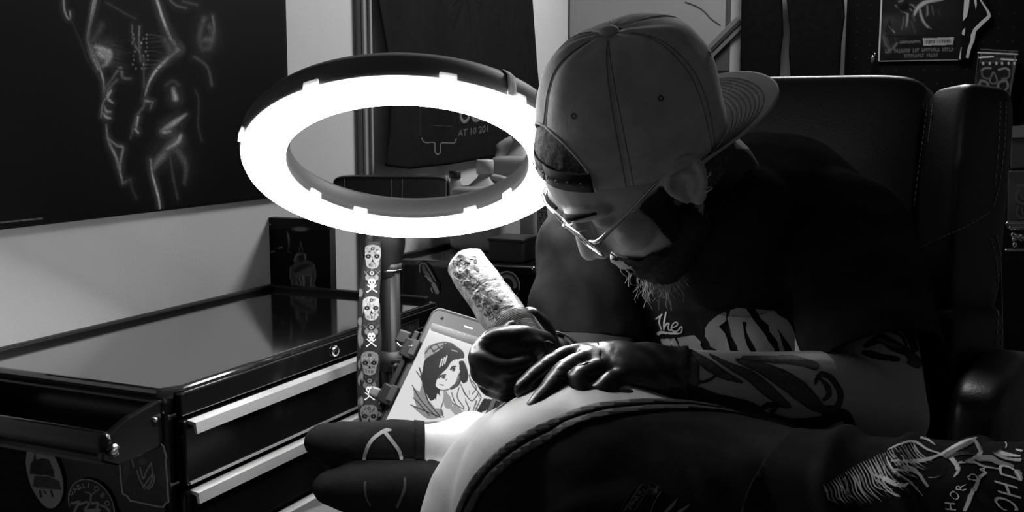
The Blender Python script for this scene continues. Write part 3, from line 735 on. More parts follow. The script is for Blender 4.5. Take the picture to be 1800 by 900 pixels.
sf = strap('front_strap', [(656, 424, 1.602), (655, 470, 1.598), (652, 540, 1.585), (653, 600, 1.575), (650, 660, 1.570), (649, 710, 1.560), (648, 775, 1.550)], (27, 29, 30, 36, 33, 34, 32), lan)
sb = strap('back_strap', [(652, 428, 1.620), (645, 480, 1.614), (640, 540, 1.602), (637, 600, 1.592), (635, 660, 1.585), (637, 720, 1.572), (640, 770, 1.562)], (18, 22, 20, 18, 16, 15, 16), lan)
cv = Canvas(622, 420, 680, 772, 4)
def skull(x, y, s, v, big):
    if big:
        cv.fill(catmull(np.array([(x-.50*s,y-.1*s),(x-.46*s,y-.45*s),(x-.2*s,y-.62*s),(x+.2*s,y-.62*s),(x+.46*s,y-.45*s),(x+.50*s,y-.1*s),(x+.40*s,y+.2*s),(x+.30*s,y+.62*s),(x,y+.72*s),(x-.30*s,y+.62*s),(x-.40*s,y+.2*s),(x-.5*s,y-.1*s)]), 4), v)
        for k in range(40):
            cv.blob((x + RNG.uniform(-.4, .4)*s, y + RNG.uniform(-.5, .6)*s), RNG.uniform(.02, .06)*s, RNG.uniform(.02, .06)*s, v * RNG.choice([.55, .7, 1.25]), .5)
        for d in (-1, 1): cv.blob((x + d*.24*s, y + .02*s), .15*s, .12*s, .08, .2).blob((x + d*.24*s, y + .02*s), .05*s, .04*s, v*.8, .2)
        cv.fill([(x, y+.12*s), (x-.08*s, y+.34*s), (x+.08*s, y+.34*s)], .06); cv.blob((x, y-.42*s), .10*s, .09*s, .12, .2).blob((x, y-.42*s), .04*s, .04*s, v, .2)
        for k in range(-2, 3): cv.stroke([(x+k*.09*s, y+.46*s), (x+k*.085*s, y+.62*s)], .03*s, .12, .5)
    else:
        for d in (-1, 1): cv.stroke([(x-d*.5*s, y+1.25*s), (x+d*.5*s, y+.45*s)], .13*s, v, .5); cv.blob((x-d*.52*s, y+1.25*s), .12*s, .10*s, v, .3)
        cv.blob((x, y), .46*s, .42*s, v, .06); cv.fill([(x-.26*s,y+.2*s),(x+.26*s,y+.2*s),(x+.22*s,y+.58*s),(x-.22*s,y+.58*s)], v)
        for d in (-1, 1): cv.blob((x + d*.18*s, y+.08*s), .12*s, .11*s, .03, .15)
        cv.fill([(x,y+.2*s),(x-.06*s,y+.34*s),(x+.06*s,y+.34*s)], .03)
def crest(x, y, v):
    cv.blob((x, y), 4.2, 4, v, .3).blob((x, y), 1.5, 1.5, .05, .3)
    for d in (-1, 1): cv.blob((x + d*8, y + 8), 4, 6, v*.8, .3); cv.stroke([(x + d*2, y+8), (x + d*14, y - 4)], 1.6, v*.7, .6)
    cv.blob((x, y+8), 3, 3, v*.7, .3); cv.stroke([(x-13, y+2), (x, y-7), (x+13, y+2)], 1.4, v*.6, .6)
for y, x, v in ((450, 655, .52), (541, 653, .62), (637, 650, .52), (731, 649, .46)): skull(x, y, 31, v, True)
for y, x, v in ((495, 654, .95), (590, 653, .95), (684, 650, .95)): skull(x, y, 14.5, v, False); crest(x, y - 15, .6 if y < 600 else .5)
for y in (510, 545, 598, 660, 705, 750): cv.blob((636, y), 3.5, 9, .5, .4)
cv.a[:] = 0; cv.a[cv.v > .05] = 1
hs_ = mesh_hit(sf)
for a_, b_ in ((420,474), (474,513), (513,568), (568,612), (612,663), (663,704), (704,775)): decal('skull_print', hs_, part_of(cv, 600, a_, 700, b_), INKC, sf, .8, .0013)
cvb = Canvas(622, 420, 680, 772, 3)
for y, h in ((515, 8), (592, 22), (565, 8), (640, 10), (668, 12), (708, 12), (740, 10)): cvb.blob((634, y), 5, h, .55, .3)
hs_ = mesh_hit(sb)
for a_, b_ in ((500,545), (545,580), (580,622), (622,690), (690,775)): decal('side_print', hs_, part_of(cvb, 600, a_, 700, b_), INKC, sb, .9, .0013)

# ------------------------------------------------------------------ tablet in its case
TL, TR, BL = P(765, 543, 1.455), P(925, 592, 1.375), P(676, 765, 1.375)
tx = nrm(TR - TL); ty = BL - TL; ty = nrm(ty - tx * np.dot(tx, ty)); tn = np.cross(tx, ty)
if np.dot(tn, CAM - TL) < 0: tn = -tn
TW, TH = np.linalg.norm(TR - TL), np.dot(BL - TL, ty)
def T(a, b, c=0): return TL + tx * a + ty * b + tn * c
tab = thing('tablet', 'dark cased tablet showing a line drawing of a capped girl', 'tablet', T(TW/2, TH))
def rounded(w0, h0, w1, h1, r, c, n=6):
    pts = []
    for cx, cy, a0 in ((w1-r, h1-r, 0), (w0+r, h1-r, 90), (w0+r, h0+r, 180), (w1-r, h0+r, 270)):
        for k in range(n + 1):
            a = math.radians(a0 + 90*k/n); pts.append(T(cx + r*math.cos(a), cy + r*math.sin(a), c))
    return pts
G().prism(rounded(-.004, -.004, TW+.004, TH+.004, .014, -.012), tn * .0125).build('case', M_black, tab, smooth='auto', bevel=.002)
G().prism(rounded(.001, .001, TW-.001, TH-.001, .010, .0008), tn * .0012).build('bezel', mat('bezel_grey', .05, .4), tab, smooth='auto')
G().prism([T(.056, .0105, .0021), T(.070, .0105, .0021), T(.070, .0125, .0021), T(.056, .0125, .0021)], tn*.0003).build('speaker_slot', M_alu, tab, smooth=False)
G().rev(T(.018, .010, .002), tx, ty, tn, [(0, .0006), (.0022, .0006), (.0025, 0), (0, 0)], 16, False).build('camera_lens', M_black, tab)
scr_hit = plane_hit(T(0, 0, .0024), tn)
def scr(px, py):
    r = scr_hit(px, py)
    if r is None: return None
    a, b = np.dot(r[0] - TL, tx), np.dot(r[0] - TL, ty)
    return r if .007 <= a <= TW - .007 and .020 <= b <= TH - .012 else None
cv = Canvas(670, 548, 925, 780, 3, bg=.86).frame(680, 520, 3.4667)
Zf = lambda *p: cv.fill(catmull(np.array(list(p[:-1]) + [p[0]], float), 4), p[-1])
def Ln(pts, w=5, v=.06): cv.stroke(pts, w, v, .8)
cv.fill([(250,140),(640,270),(640,340),(270,212)], .05); cv.fill([(308,165),(700,310),(700,355),(280,208)], .10)
cv.text('Select', (310, 186), (34, 11), (9, -34), .45)
for x, y in ((400, 208), (440, 222), (475, 236), (500, 244)): cv.blob((x, y), 4, 4, .6, .4)
# loose feather and cloth greys at lower left
for p in ([(190,430),(215,470),(225,540),(250,640),(200,600),(215,520)], [(160,560),(230,610),(300,700),(260,730),(180,670)], [(150,670),(230,680),(330,730),(250,750)], [(230,690),(330,690),(340,730),(280,742)]): Zf(*p, .52)
for p in ([(180,460),(215,520),(250,640),(320,730)], [(155,545),(210,640),(300,735)], [(145,665),(230,700),(330,742)], [(160,620),(200,660),(260,730)], [(200,440),(225,560),(260,660)], [(110,776),(200,778),(330,772)]): Ln(p)
Zf((105,775),(200,768),(335,765),(310,780),(180,788), .6); Ln([(110,775),(260,775),(410,762)], 4)
# band of the cap behind, hair, cap
Zf((228,380),(232,330),(262,300),(320,285),(380,282),(410,310),(380,330),(300,350),(250,380), .62)
for p in ([(235,350),(275,305),(350,282),(405,296)], [(262,310),(290,345)], [(300,290),(330,330)], [(350,284),(345,320)], [(280,340),(330,310),(370,290)]): Ln(p, 6)
Zf((220,440),(235,385),(300,345),(350,310),(385,285),(420,305),(465,340),(470,375),(440,385),(395,400),(350,470),(300,520),(310,590),(270,640),(225,560),(212,500), .11)
cv.fill([(225,560),(265,640),(285,600),(300,640),(305,590),(325,612),(320,560),(260,520)], .11)
Zf((345,310),(385,284),(420,308),(462,340),(470,378),(455,375),(420,350),(370,350),(345,345), .14)
Zf((235,470),(250,420),(300,390),(335,380),(400,345),(445,375),(400,395),(360,430),(330,470),(300,515),(250,500), .14)
cv.stroke([(395,330),(430,340)], 5, .8); 
for x in (322, 338, 352): cv.stroke([(x, 432 - (x-322)*.6), (x+14, 385 - (x-322)*.6)], 8, .9, .8)
# face
Zf((300,520),(330,478),(370,440),(400,400),(430,392),(440,430),(432,490),(410,540),(370,570),(330,575),(300,555), .88)
Ln([(300,520),(296,550),(330,575),(375,570),(415,540),(438,480)], 5); Ln([(388,450),(400,432),(420,430)], 8); cv.blob((406,446), 12, 15, .35, .2).blob((408,446), 5, 8, .05, .2)
Ln([(318,500),(335,485),(358,480)], 8); cv.blob((345,494), 13, 12, .4, .2).blob((346,495), 5, 6, .05, .2); Ln([(322,540),(345,545)], 4); Ln([(366,508),(360,515)], 4)
Zf((440,400),(470,400),(495,470),(490,520),(460,530),(445,470), .13); Zf((440,470),(455,490),(440,540),(400,570),(385,560),(430,520), .3); Ln([(445,470),(452,500),(435,545),(390,570)], 6)
# body, arm, sleeve
for p in ([(350,580),(345,640),(330,690),(345,740)], [(360,585),(390,640),(440,690),(490,740)], [(450,540),(480,600),(520,640),(560,590)], [(500,480),(520,540),(560,590),(575,620)], [(395,590),(420,660),(470,690)], [(440,560),(430,620),(470,680)], [(540,700),(575,620)], [(545,640),(520,720)], [(480,640),(500,690),(490,730)], [(520,520),(545,560),(520,600)]): Ln(p, 5)
Zf((345,590),(375,600),(400,650),(385,690),(350,670), .58); Zf((385,690),(410,665),(450,690),(490,738),(440,745), .6); cv.fill([(590,625),(640,630),(640,680),(560,720),(548,700)], .1)
for k in range(14): x, y = RNG.uniform(440, 560), RNG.uniform(560, 720); Ln([(x, y), (x + RNG.uniform(-15, 15), y + 25)], 3, .3)
decal('screen', scr, cv, ink_mat('screen_glow', .15, .5, emit=SCREEN_EMIT), tab, .8, 0, full=True)

# spring clamp holding the tablet's left edge
hold = thing('tablet_clamp', 'black clamp with two jaws gripping the left edge of the tablet', 'clamp', T(-.02, TH*.5, -.02))
for b in (.062, .130):
    j = G().prism([T(-.020, b-.014, -.018), T(.004, b-.014, -.016), T(.006, b-.012, .006), T(.004, b-.008, .010), T(-.012, b-.010, .012), T(-.022, b-.012, .002)], ty * .026).build('jaw', M_black, hold, smooth=False, bevel=.002)
    G().box(T(.003, b, .0105), (.010, .022, .002), (tx, ty, tn)).build('jaw_pad', M_dark, j, smooth=False, bevel=.0005)
G().box(T(-.014, .096, -.010), (.010, .12, .012), (tx, ty, tn)).build('rail', M_black, hold, smooth=False, bevel=.002)
G().box(T(-.032, .050, -.012), (.022, .020, .016), (tx, ty, tn)).build('grip_block', M_black, hold, smooth=False, bevel=.003)
G().box(T(-.030, .135, -.006), (.016, .014, .018), (tx, ty, tn)).build('grip_tab', mat('mid_grey_plastic', .16, .45), hold, smooth=False, bevel=.003)
G().tube([T(-.032, .062, .001), T(-.018, .066, .006), T(.000, .062, .012)], .0014, 8, 5).build('wire_spring', M_steel, hold)
ch0 = T(-.03, .09, -.02)
G().tube([ch0, ch0 + A(-.005, .06, -.03), A(PX + .03, PY - .03, ch0[2] - .03), A(PX + .005, PY - .016, ch0[2] - .03)], .006, 10, 5).build('flexible_arm', M_black, hold)
G().rev(A(PX, PY, ch0[2] - .045), (1,0,0), (0,1,0), (0,0,1), [(.0157, 0), (.021, 0), (.021, .03), (.0157, .03)], 24).build('pole_clip', M_dark, hold)

# ------------------------------------------------------------------ back wall: framed board, hanging clothes, pegboard and its goods
BX = (U, N, UP)
def bpt(px, py, off=0): return back_pt(px, py, off)
M_board = mat('pale_board', .30, .5, var=.06, scale=5)
a, b = bpt(998, 40), bpt(1290, 40); da, db = tdz(a)[1], tdz(b)[1]; zb = bpt(1100, 128)[2]
bd = thing('wall_board', 'pale framed board with rounded corners on the back wall behind the cap', 'board', W(T_END, (da+db)/2, zb))
G().box(W(T_END-.012, (da+db)/2, zb+.40), (.022, db-da, .80), AX).build('backing', mat('dark_grey_frame', .07, .5), bd, smooth=False, bevel=.002)
g = G(); r = .05; x0, x1, y0, y1 = da+.018, db-.02, zb+.075, zb+.79; pl = []
for cx, cy, a0 in ((x1-r, y1-r, 0), (x0+r, y1-r, 90), (x0+r, y0+r, 180), (x1-r, y0+r, 270)):
    for k in range(9):
        q = math.radians(a0 + 90*k/8); pl.append(W(T_END-.024, cx + r*math.cos(q), cy + r*math.sin(q)))
g.prism(pl, -U * .006).build('panel', M_board, bd, smooth='auto', bevel=.002)
ps = [(980 + x/4.09, y/4.09) for x, y in ((920,15),(1000,45),(1060,85),(1100,130),(1170,180))]
G().tube([bpt(x, y, .031) for x, y in ps], .0015, 6, 4).build('scratch_line', M_dark, bd)
p0, p1 = bpt(1236, 104, .034), bpt(1290, 50, .034)
di = nrm(p1 - p0); wd = np.cross(di, U)
g = G(); g.box((p0+p1)/2, (np.linalg.norm(p1-p0)+.06, .040, .012), (di, wd, U)); br = g.build('brace', mat('grey_brace', .16, .5), bd, smooth=False, bevel=.002)
G().box((p0+p1)/2 - U*.008, (np.linalg.norm(p1-p0)+.06, .010, .006), (di, wd, U)).build('brace_rib', M_dark, br, smooth=False)
# torn-edged pale strip of bare door trim at its right
a, b = bpt(1284, 60, .02), bpt(1303, 60, .02); da2, db2 = tdz(a)[1], tdz(b)[1]
structure(G().box(W(T_END-.012, (da2+db2)/2, 1.3), (.024, db2-da2, 2.58), AX).build('trim_2', mat('pale_trim', .42, .5), smooth=False, bevel=.002))
M_tee = mat('black_cotton', .005, .9, var=.25, scale=60, spec=.08)
def garment(pxs, label, off):     # a shirt on a peg: outline in the photo's measure, hung off the wall, pushed to real thickness with folds
    pts = [bpt(x, y, off) for x, y in pxs]; o = thing('hanging_shirt', label, 'shirt', pts[0], 'dark clothes hung on the back wall')
    g = G(); g.prism(pts, -U * .022); ob = g.build('fabric', M_tee, o, smooth=False, bevel=.008, seg=3)
    return o
zz = -70
garment([(1306,zz),(1368,zz),(1376,0),(1378,60),(1373,100),(1371,190),(1310,190),(1304,100)], 'black shirt hung beside the pale trim strip on the back wall', .045)
garment([(1372,zz),(1482,zz),(1486,30),(1480,75),(1476,150),(1392,150),(1388,95),(1390,50),(1384,0)], 'black shirt hung second from the pale trim strip, left of the pegboard', .075)
q0, q1 = bpt(1489, 40), bpt(1860, 40); d0p, d1p = tdz(q0)[1], tdz(q1)[1]
peg = thing('pegboard', 'black pegboard covering the back wall behind the leather chair', 'pegboard', W(T_END, (d0p+d1p)/2, .9))
M_peg = mat('black_pegboard', .004, .6, spec=.1)
G().box(W(T_END-.008, (d0p+d1p)/2, 1.25), (.016, d1p-d0p, 2.2), AX).build('panel', M_peg, peg, smooth=False, bevel=.001)
g = G()
for i in range(18):
    for j in range(34):
        c = W(T_END-.0164, d0p+.03+i*.0381, .95+j*.0381); g.rev(c, N, UP, -U, [(0, 0), (.0035, 0), (.0038, .0004)], 8, False)
o = g.build('holes', mat('hole_dark', .001, .9), peg, smooth=False); o['kind'] = 'stuff'
# horror poster
BP2 = plane_hit(W(T_END-.020, 0, 1), -U)
c00, c10, c11 = BP2(1545, 108)[0], BP2(1690, 105)[0], BP2(1553, -40)[0]
zb2, zt3 = c00[2], c00[2] + .36; dA, dB = tdz(c00)[1], tdz(c10)[1]
po = thing('small_poster', 'framed small comic poster with a clawed hand, on the pegboard', 'poster', W(T_END-.02, (dA+dB)/2, zb2))
G().box(W(T_END-.0185, (dA+dB)/2, (zb2+zt3)/2), (.003, dB-dA, zt3-zb2), AX).build('sheet', M_pap, po, smooth=False)
M_edge = mat('pale_edge', .55, .5)
G().box(W(T_END-.021, dA, (zb2+zt3)/2), (.004, .005, zt3-zb2), AX).build('frame_edge', M_edge, po, smooth=False, bevel=.0008)
G().box(W(T_END-.021, (dA+dB)/2, zb2), (.004, dB-dA, .003), AX).build('frame_edge', mat('grey_edge', .25, .5), po, smooth=False, bevel=.0008)
cv = Canvas(1545, -4, 1690, 108, 4, bg=.10).frame(1530, 0, 7.5)
cv.blob((260,260), 120, 60, .24, .8).blob((700,120), 300, 160, .15, .8).blob((240,480), 90, 170, .26, .6); cv.blob((450,350), 180, 120, .2, .8)
for p_, w, v in (([(960,0),(860,10),(760,20),(690,50),(620,110),(575,200)], (10,30,50,60,50,30), .66), ([(655,130),(670,210),(710,300),(760,360)], (30,36,34,24), .6), ([(700,300),(760,340),(800,380)], 12, .5),
    ([(490,190),(485,270),(475,350)], (34,30,16), .55), ([(440,220),(430,320),(410,390)], 14, .4), ([(560,210),(580,270)], 30, .3), ([(330,70),(400,140),(470,170)], 16, .5), ([(380,20),(430,10)], 30, .42), ([(510,60),(560,70),(580,100)], 14, .62), ([(520,120),(550,140)], 14, .55),
    ([(240,340),(280,390),(320,430)], (4,16,6), .75), ([(170,470),(200,580),(250,640)], 30, .34), ([(350,570),(300,640)], 30, .4), ([(540,280),(590,430)], 14, .3), ([(750,80),(755,190)], 26, .5), ([(810,80),(830,190)], 12, .4), ([(760,160),(740,210)], 14, .45), ([(890,130),(920,200)], 12, .25)): cv.stroke(p_, w, v, 3)
cv.blob((470,60), 45, 60, .08, .4).blob((430,110), 70, 40, .06, .5); cv.fill([(260,230),(190,400),(260,600),(320,560)], .05, .5)
cv.fill([(140,470),(600,470),(1170,470),(1170,810),(130,810),(380,640),(500,500)], .07, .7)
cv.fill([(690,505),(1105,490),(1085,590),(700,605)], .66)
for i in range(17):
    x = 715 + i*21; cv.fill([(x, 530 - i*.7), (x + RNG.uniform(8, 15), 530 - i*.7), (x + RNG.uniform(6, 14), 575 - i*.7), (x, 577 - i*.7)], .12)
def scrawl(x0, x1, y0, y1, h, w, v, gaps=()):
    x = x0
    while x < x1:
        k = (x - x0) / (x1 - x0); yy = y0 + (y1 - y0) * k
        if not any(a < k < b_ for a, b_ in gaps):
            cv.stroke([(x, yy), (x + RNG.uniform(-2, 2), yy + h)], w*.5, v, 2); cv.stroke([(x, yy + RNG.choice([0, h*.5, h])), (x + w*.8, yy + RNG.choice([0, h*.5, h]))], w*.45, v, 2)
        x += w * 1.25
scrawl(395, 665, 545, 535, 26, 17, .5); scrawl(205, 1095, 655, 630, 40, 24, .44, ((.1,.13),(.35,.38),(.49,.52),(.79,.83))); scrawl(450, 890, 720, 705, 38, 24, .42, ((.58,.62),(.83,.85)))
def rect_in(h, a0, a1, z0, z1):
    def f(px, py):
        r = h(px, py)
        if r is None: return None
        t, d, z = tdz(r[0]); return r if a0 <= d <= a1 and z0 <= z <= z1 else None
    return f
decal('poster_print', rect_in(BP2, dA+.003, dB, zb2+.002, zt3), cv, INK, po, .9, .0008, full=True)
# angular cut-out sign right of the poster
BP3 = plane_hit(W(T_END-.030, 0, 1), -U)
f3 = lambda x, y: BP3(1530 + x/7.5, y/7.5)[0]
sg = thing('wall_sign', 'black angular cut-out sign with bold white outline, right of the small poster', 'sign', f3(1250, 400))
body = [f3(*p) for p in ((1235,-200),(1440,-200),(1600,200),(1345,420),(1280,780),(1150,790),(1210,400))]
G().prism(body, U * .006).build('plate', M_peg, sg, smooth=False, bevel=.001)
for pl in ([(1240,-20),(1310,-20),(1300,100),(1275,220),(1220,285),(1225,180)], [(1365,0),(1400,0),(1405,60),(1390,135),(1378,60)], [(1252,365),(1250,420),(1238,475),(1205,450),(1215,400)], [(1195,620),(1205,625),(1192,785),(1165,785)],
           [(1440,0),(1465,0),(1540,110),(1575,160),(1592,215),(1570,250),(1480,330),(1400,410),(1385,460),(1375,530),(1330,640),(1295,775),(1258,760),(1285,630),(1320,540),(1325,460),(1360,380),(1460,280),(1548,205),(1530,150)]):
    G().prism([f3(*p) for p in pl], -U * .003).build('outline', M_edge, sg, smooth=False, bevel=.0008)
# small hook ornament
c = bpt(1535, 98, .02); hk = thing('hook', 'tiny steel hook on the pegboard left of the small poster', 'hook', c)
G().tube([bpt(1534, 92, .02), bpt(1538, 94, .045), bpt(1537, 99, .045)], .0025, 8, 4).build('hook_wire', M_steel, hk)
G().ell(bpt(1534, 104, .04), N*.005, U*.005, UP*.012).build('hook_bob', M_steel, hk)
# clear pack with a skull-like pair of grips
def pack(name, label, quad, off, thick, cat='package'):
    h = plane_hit(W(T_END-off, 0, 1), -U); q = [h(*p)[0] for p in quad]
    o = thing(name, label, cat, q[3]); G().prism(q, U * thick).build('tray', mat('clear_tray', .05, .15, spec=.9), o, smooth=False, bevel=.004)
    return o, h
pk, h = pack('blister_pack', 'clear blister pack with carved skull mask insert hanging above the chair', [(1724,90),(1790,92),(1772,190),(1708,188)], .06, .03)
Z5 = lambda x, y: (1500 + x/3.46, y/3.46)
cv = Canvas(1706, 86, 1794, 192, 4)
cv.frame(1500, 0, 3.46).fill([(762,385),(958,385),(920,640),(745,640)], .12)
for p_, w, v in (([(760,320),(1000,330)], 10, .8), ([(765,350),(850,345)], 12, .9), ([(900,360),(990,365)], 12, .9), ([(775,300),(1000,312)], 8, .4), ([(760,330),(735,560)], 6, .3), ([(985,340),(945,600)], 8, .45), ([(985,380),(940,640)], 14, .3)): cv.stroke(p_, w, v, 1.2)  # bright lines along the pack's top are plastic glints painted into the print
for x in (790, 830, 870, 905, 945, 978): cv.blob((x, 385), 8, 11, .8, .4)
for p_, w, v in (([(780,430),(800,415),(835,415)], 14, .5), ([(885,425),(925,415),(950,430)], 14, .55), ([(780,430),(790,470),(830,480)], 12, .36), ([(950,435),(945,470),(905,480)], 12, .4), ([(850,440),(830,490),(850,510),(875,490),(855,440)], 10, .42),
   ([(770,500),(765,530),(790,555),(820,530),(810,500),(775,490)], 16, .44), ([(935,500),(940,530),(910,555),(880,530),(890,500),(930,490)], 16, .46), ([(840,540),(850,600),(865,540)], 14, .45), ([(800,540),(805,560)], 12, .75), ([(890,545),(885,562)], 12, .75)): cv.stroke(p_, w, v, 1.2)
decal('insert_print_and_glints', h, cv, INKG, pk, .8, .004)
# things hanging at the right edge
pk2, h = pack('dark_pack', 'black boxed pack with pale curled letters hanging at the right edge', [(1772,300),(1830,298),(1830,402),(1770,404)], .30, .03)
cv = Canvas(1770, 298, 1800, 404, 4)
for p_, w in (([(1788,326),(1800,325)], 5), ([(1790,334),(1786,345),(1789,354),(1800,358)], 5), ([(1795,342),(1799,350)], 3), ([(1790,362),(1787,374),(1793,383),(1803,381)], 4), ([(1796,365),(1798,376)], 3)): cv.stroke(p_, w, .34, .6)
decal('pack_print', h, cv, INKG, pk2, .7, .004)
pk3, h = pack('shelf_box', 'grey topped black box at right edge above the curled letter pack', [(1776,222),(1830,218),(1830,296),(1776,298)], .30, .03)
G().prism([h(*p)[0] for p in ((1776,222),(1830,218),(1830,240),(1778,242))], -U*.004).build('grey_band', mat('band_grey', .16, .4), pk3, smooth=False)
for k, (x, y, l, w) in enumerate(((1771,393,36,7), (1778,400,30,9), (1769,440,40,5))):
    ho = thing('steel_rod', ['polished rod on the peg rack at the right edge, topmost of three', 'thick polished rod just beneath the topmost rod at the right edge', 'lowest polished rod on the rack at the right edge'][k], 'rod', P(x, y, 2.30), 'polished rods on the rack')
    G().tube([P(x, y, 2.3), P(x + l, y - 1, 2.3)], w/2/1900*2.3, 12, 1).build('rod', M_steel, ho)
ho = thing('metal_clip', 'cluster of bright metal clips between the rods at the right edge', 'clip', P(1780, 425, 2.3))
for x, y, r in ((1781,413,.005), (1787,417,.006), (1782,421,.004), (1795,418,.006), (1784,430,.005)):
    G().ell(P(x, y, 2.3), (r,0,0), (0,r,0), (0,0,r*1.2), nu=10, nv=6).build('bead', M_steel, ho)

# ------------------------------------------------------------------ black leather office chair
chc = A(.485, 1.75, 0); cw = nrm(A(.836, -.55, 0)); cf = A(-cw[1] * -1, 0, 0); cf = np.array([cw[1], -cw[0], 0])
def Cc(a, f, z): return chc + cw * a + cf * f + UP * z
ofc = thing('office_chair', 'high black leather office chair with stitched wings behind the tattooist', 'chair', Cc(0, .2, 0))
rec = nrm(UP - cf * .16)                                     # the back leans away a little
rf = nrm(np.cross(cw, rec)); rf = rf if np.dot(rf, cf) > 0 else -rf
zc0 = 1.300
def Cb(a, f, h): return chc + A(0, 0, zc0) + cw * a + rf * f + rec * h    # h measured down the back from its top
hd = G(); sell(hd, Cb(-.02, 0, -.155), cw * .205, rf * .055, rec * .155, .22, .3, 64, 32); hp = hd.build('headrest_pad', M_leather, ofc)
md = G(); sell(md, Cb(-.02, .0, -.47), cw * .20, rf * .055, rec * .185, .25, .3, 64, 32); md.build('back_pad', M_leather, ofc)
def wing(name, a, f, h, hw, hd_, hh, tw):
    ca, sa = math.cos(tw), math.sin(tw); wa, wf = cw * ca + rf * sa, rf * ca - cw * sa
    g = G(); sell(g, Cb(a, f, h), wa * hw, wf * hd_, rec * hh, .30, .40, 48, 32); return g.build(name, M_leather, ofc), wa, wf
for s in (1, -1):
    wg, wa, wf = wing('wing_upper', s * .245, .055, -.19, .052, .045, .165, s * .75)
    wl, *_ = wing('wing_lower', s * .250, .050, -.53, .060, .050, .20, s * .75)
    if s > 0: WGU, WGL = wg, wl
# seams: stitched lines laid on the leather
def seam(pts, parent, hit, w=.0011, dash=None, name='stitching'):
    g = G(); q = catmull(np.array(pts, float), 12); on = []
    for x, y in q:
        r = hit(x, y)
        if r is not None: on.append(r[0] + r[1] * .0008)
    if dash:
        for i in range(0, len(on) - 1, 2): g.tube([on[i], on[i+1]], w, 5, 1)
    elif len(on) > 2: g.tube(on[::2], w, 5, 1)
    if g.n: g.build(name, M_thread, parent)
bvs = [mesh_hit(o) for o in (WGU, WGL, hp)]
def anyhit(px, py):
    r = [h(px, py) for h in bvs]; r = [x for x in r if x is not None]
    return min(r, key=lambda x: x[0][1]) if r else None
for pts in ([(1629,185),(1622,240),(1614,300),(1606,365)], [(1640,185),(1636,220),(1632,250)], [(1608,440),(1650,420),(1700,397),(1740,372)], [(1768,180),(1766,240),(1757,320),(1745,365)], [(1758,180),(1756,240),(1748,330)], [(1742,420),(1752,470),(1754,540),(1748,640),(1740,735)], [(1752,415),(1762,480),(1763,540),(1757,640),(1750,735)]):
    seam(pts, ofc, anyhit, .0007, dash=True)
for k, s in enumerate((-1, 1)): 
    ap = G(); sell(ap, Cc(s * .335, .27, .86), cw * .038, cf * .15, UP * .075, .45, .5); ap.build('armrest', M_leather, ofc)
    G().tube([Cc(s*.335, .25, .82), Cc(s*.31, .24, .58), Cc(s*.22, .24, .47)], .018, 12, 5).build('arm_support', M_black, ofc)
sell(G(), Cc(0, .27, .50), cw * .26, cf * .26, UP * .055, .4, .35).build('seat', M_leather, ofc)
G().box(Cc(0, .02, .46), (.05, .30, .02), (cw, cf, UP)).build('back_bracket', M_black, ofc, smooth=False, bevel=.004)
G().tube([Cc(0, .27, .46), Cc(0, .27, .10)], .028, 16, 1).build('gas_column', M_black, ofc)
for k in range(5):
    a = k * 2 * math.pi / 5; d = cw * math.cos(a) + cf * math.sin(a)
    lg = G().tube([Cc(0, .27, .11), Cc(0, .27, .06) + d * .28], [.025, .015], 10, 2).build('leg', M_black, ofc)
    G().ball(Cc(0, .27, .026) + d * .28, .026, nu=12, nv=8).build('caster', M_black, lg)

# ------------------------------------------------------------------ the bed
M_vinyl = mat('dark_vinyl', .11, .35, bump=.15, bscale=120)
F0, F1 = A(-.245, 1.285, 0), A(1.05, .38, 0); bu = nrm(F1 - F0); bn = A(-bu[1], bu[0], 0)
if bn[1] < 0: bn = -bn
bed = thing('massage_bed', 'dark padded tattoo bed under the lying client', 'bed', (F0 + F1) / 2)
BL_ = np.linalg.norm(F1 - F0) + .25
g = G(); pl = []; r = .06; hw = .30
for cx, cy, a0 in ((BL_-r, hw-r, 0), (r, hw-r, 90), (r, -hw+r, 180), (BL_-r, -hw+r, 270)):
    for k in range(9):
        q = math.radians(a0 + 90*k/8); pl.append(F0 + bu*(cx + r*math.cos(q) - .045) + bn*(cy + r*math.sin(q)) + UP*.675)
g.prism(pl, UP * .075); g.build('cushion', M_vinyl, bed, smooth='auto', bevel=.022, seg=4)
bc = F0 + bu * (BL_ / 2 - .03)
G().box(bc + UP * .655, (BL_ - .1, .5, .04), (bu, bn, UP)).build('bed_frame', M_black, bed, smooth=False, bevel=.004)
G().box(bc + UP * .37, (.30, .22, .54), (bu, bn, UP)).build('pedestal', M_black, bed, smooth=False, bevel=.01)
G().box(bc + UP * .05, (.8, .42, .10), (bu, bn, UP)).build('bed_base', M_black, bed, smooth=False, bevel=.01)

# ------------------------------------------------------------------ the client, lying on one side with the back to us
M_skin = mat('pale_skin', .54, .5, var=.04, scale=60, bump=.08, bscale=500)
M_shorts = mat('black_jersey', .016, .8, var=.25, scale=50, bump=.15, bscale=700, spec=.03)
M_sock = mat('charcoal_sock', .013, .95, var=.2, scale=200, bump=.3, bscale=900, spec=.05)
client = thing('person', 'client lying on one side on the bed, black shorts, dark socks and printed shirt', 'person', (.1, 1.0, .75))
H = A(.068, 1.035, .862)
g = G()
g.loft([(H + A(-.055, .01, -.015), A(.03, -.105, 0)*1.0, A(0, 0, .119)), (H, A(.05, .135, 0)*.95, A(0, 0, .134)), (A(.17, .95, .856), A(.06, .105, 0), A(0, 0, .120)),
        (A(.27, .88, .850), A(.065, .09, 0), A(0, 0, .119)), (A(.42, .775, .856), A(.075, .10, 0), A(0, 0, .137)), (A(.58, .66, .868), A(.07, .095, 0), A(0, 0, .155)), (A(.68, .59, .865), A(.05, .07, 0), A(0, 0, .10))], 28, 6)
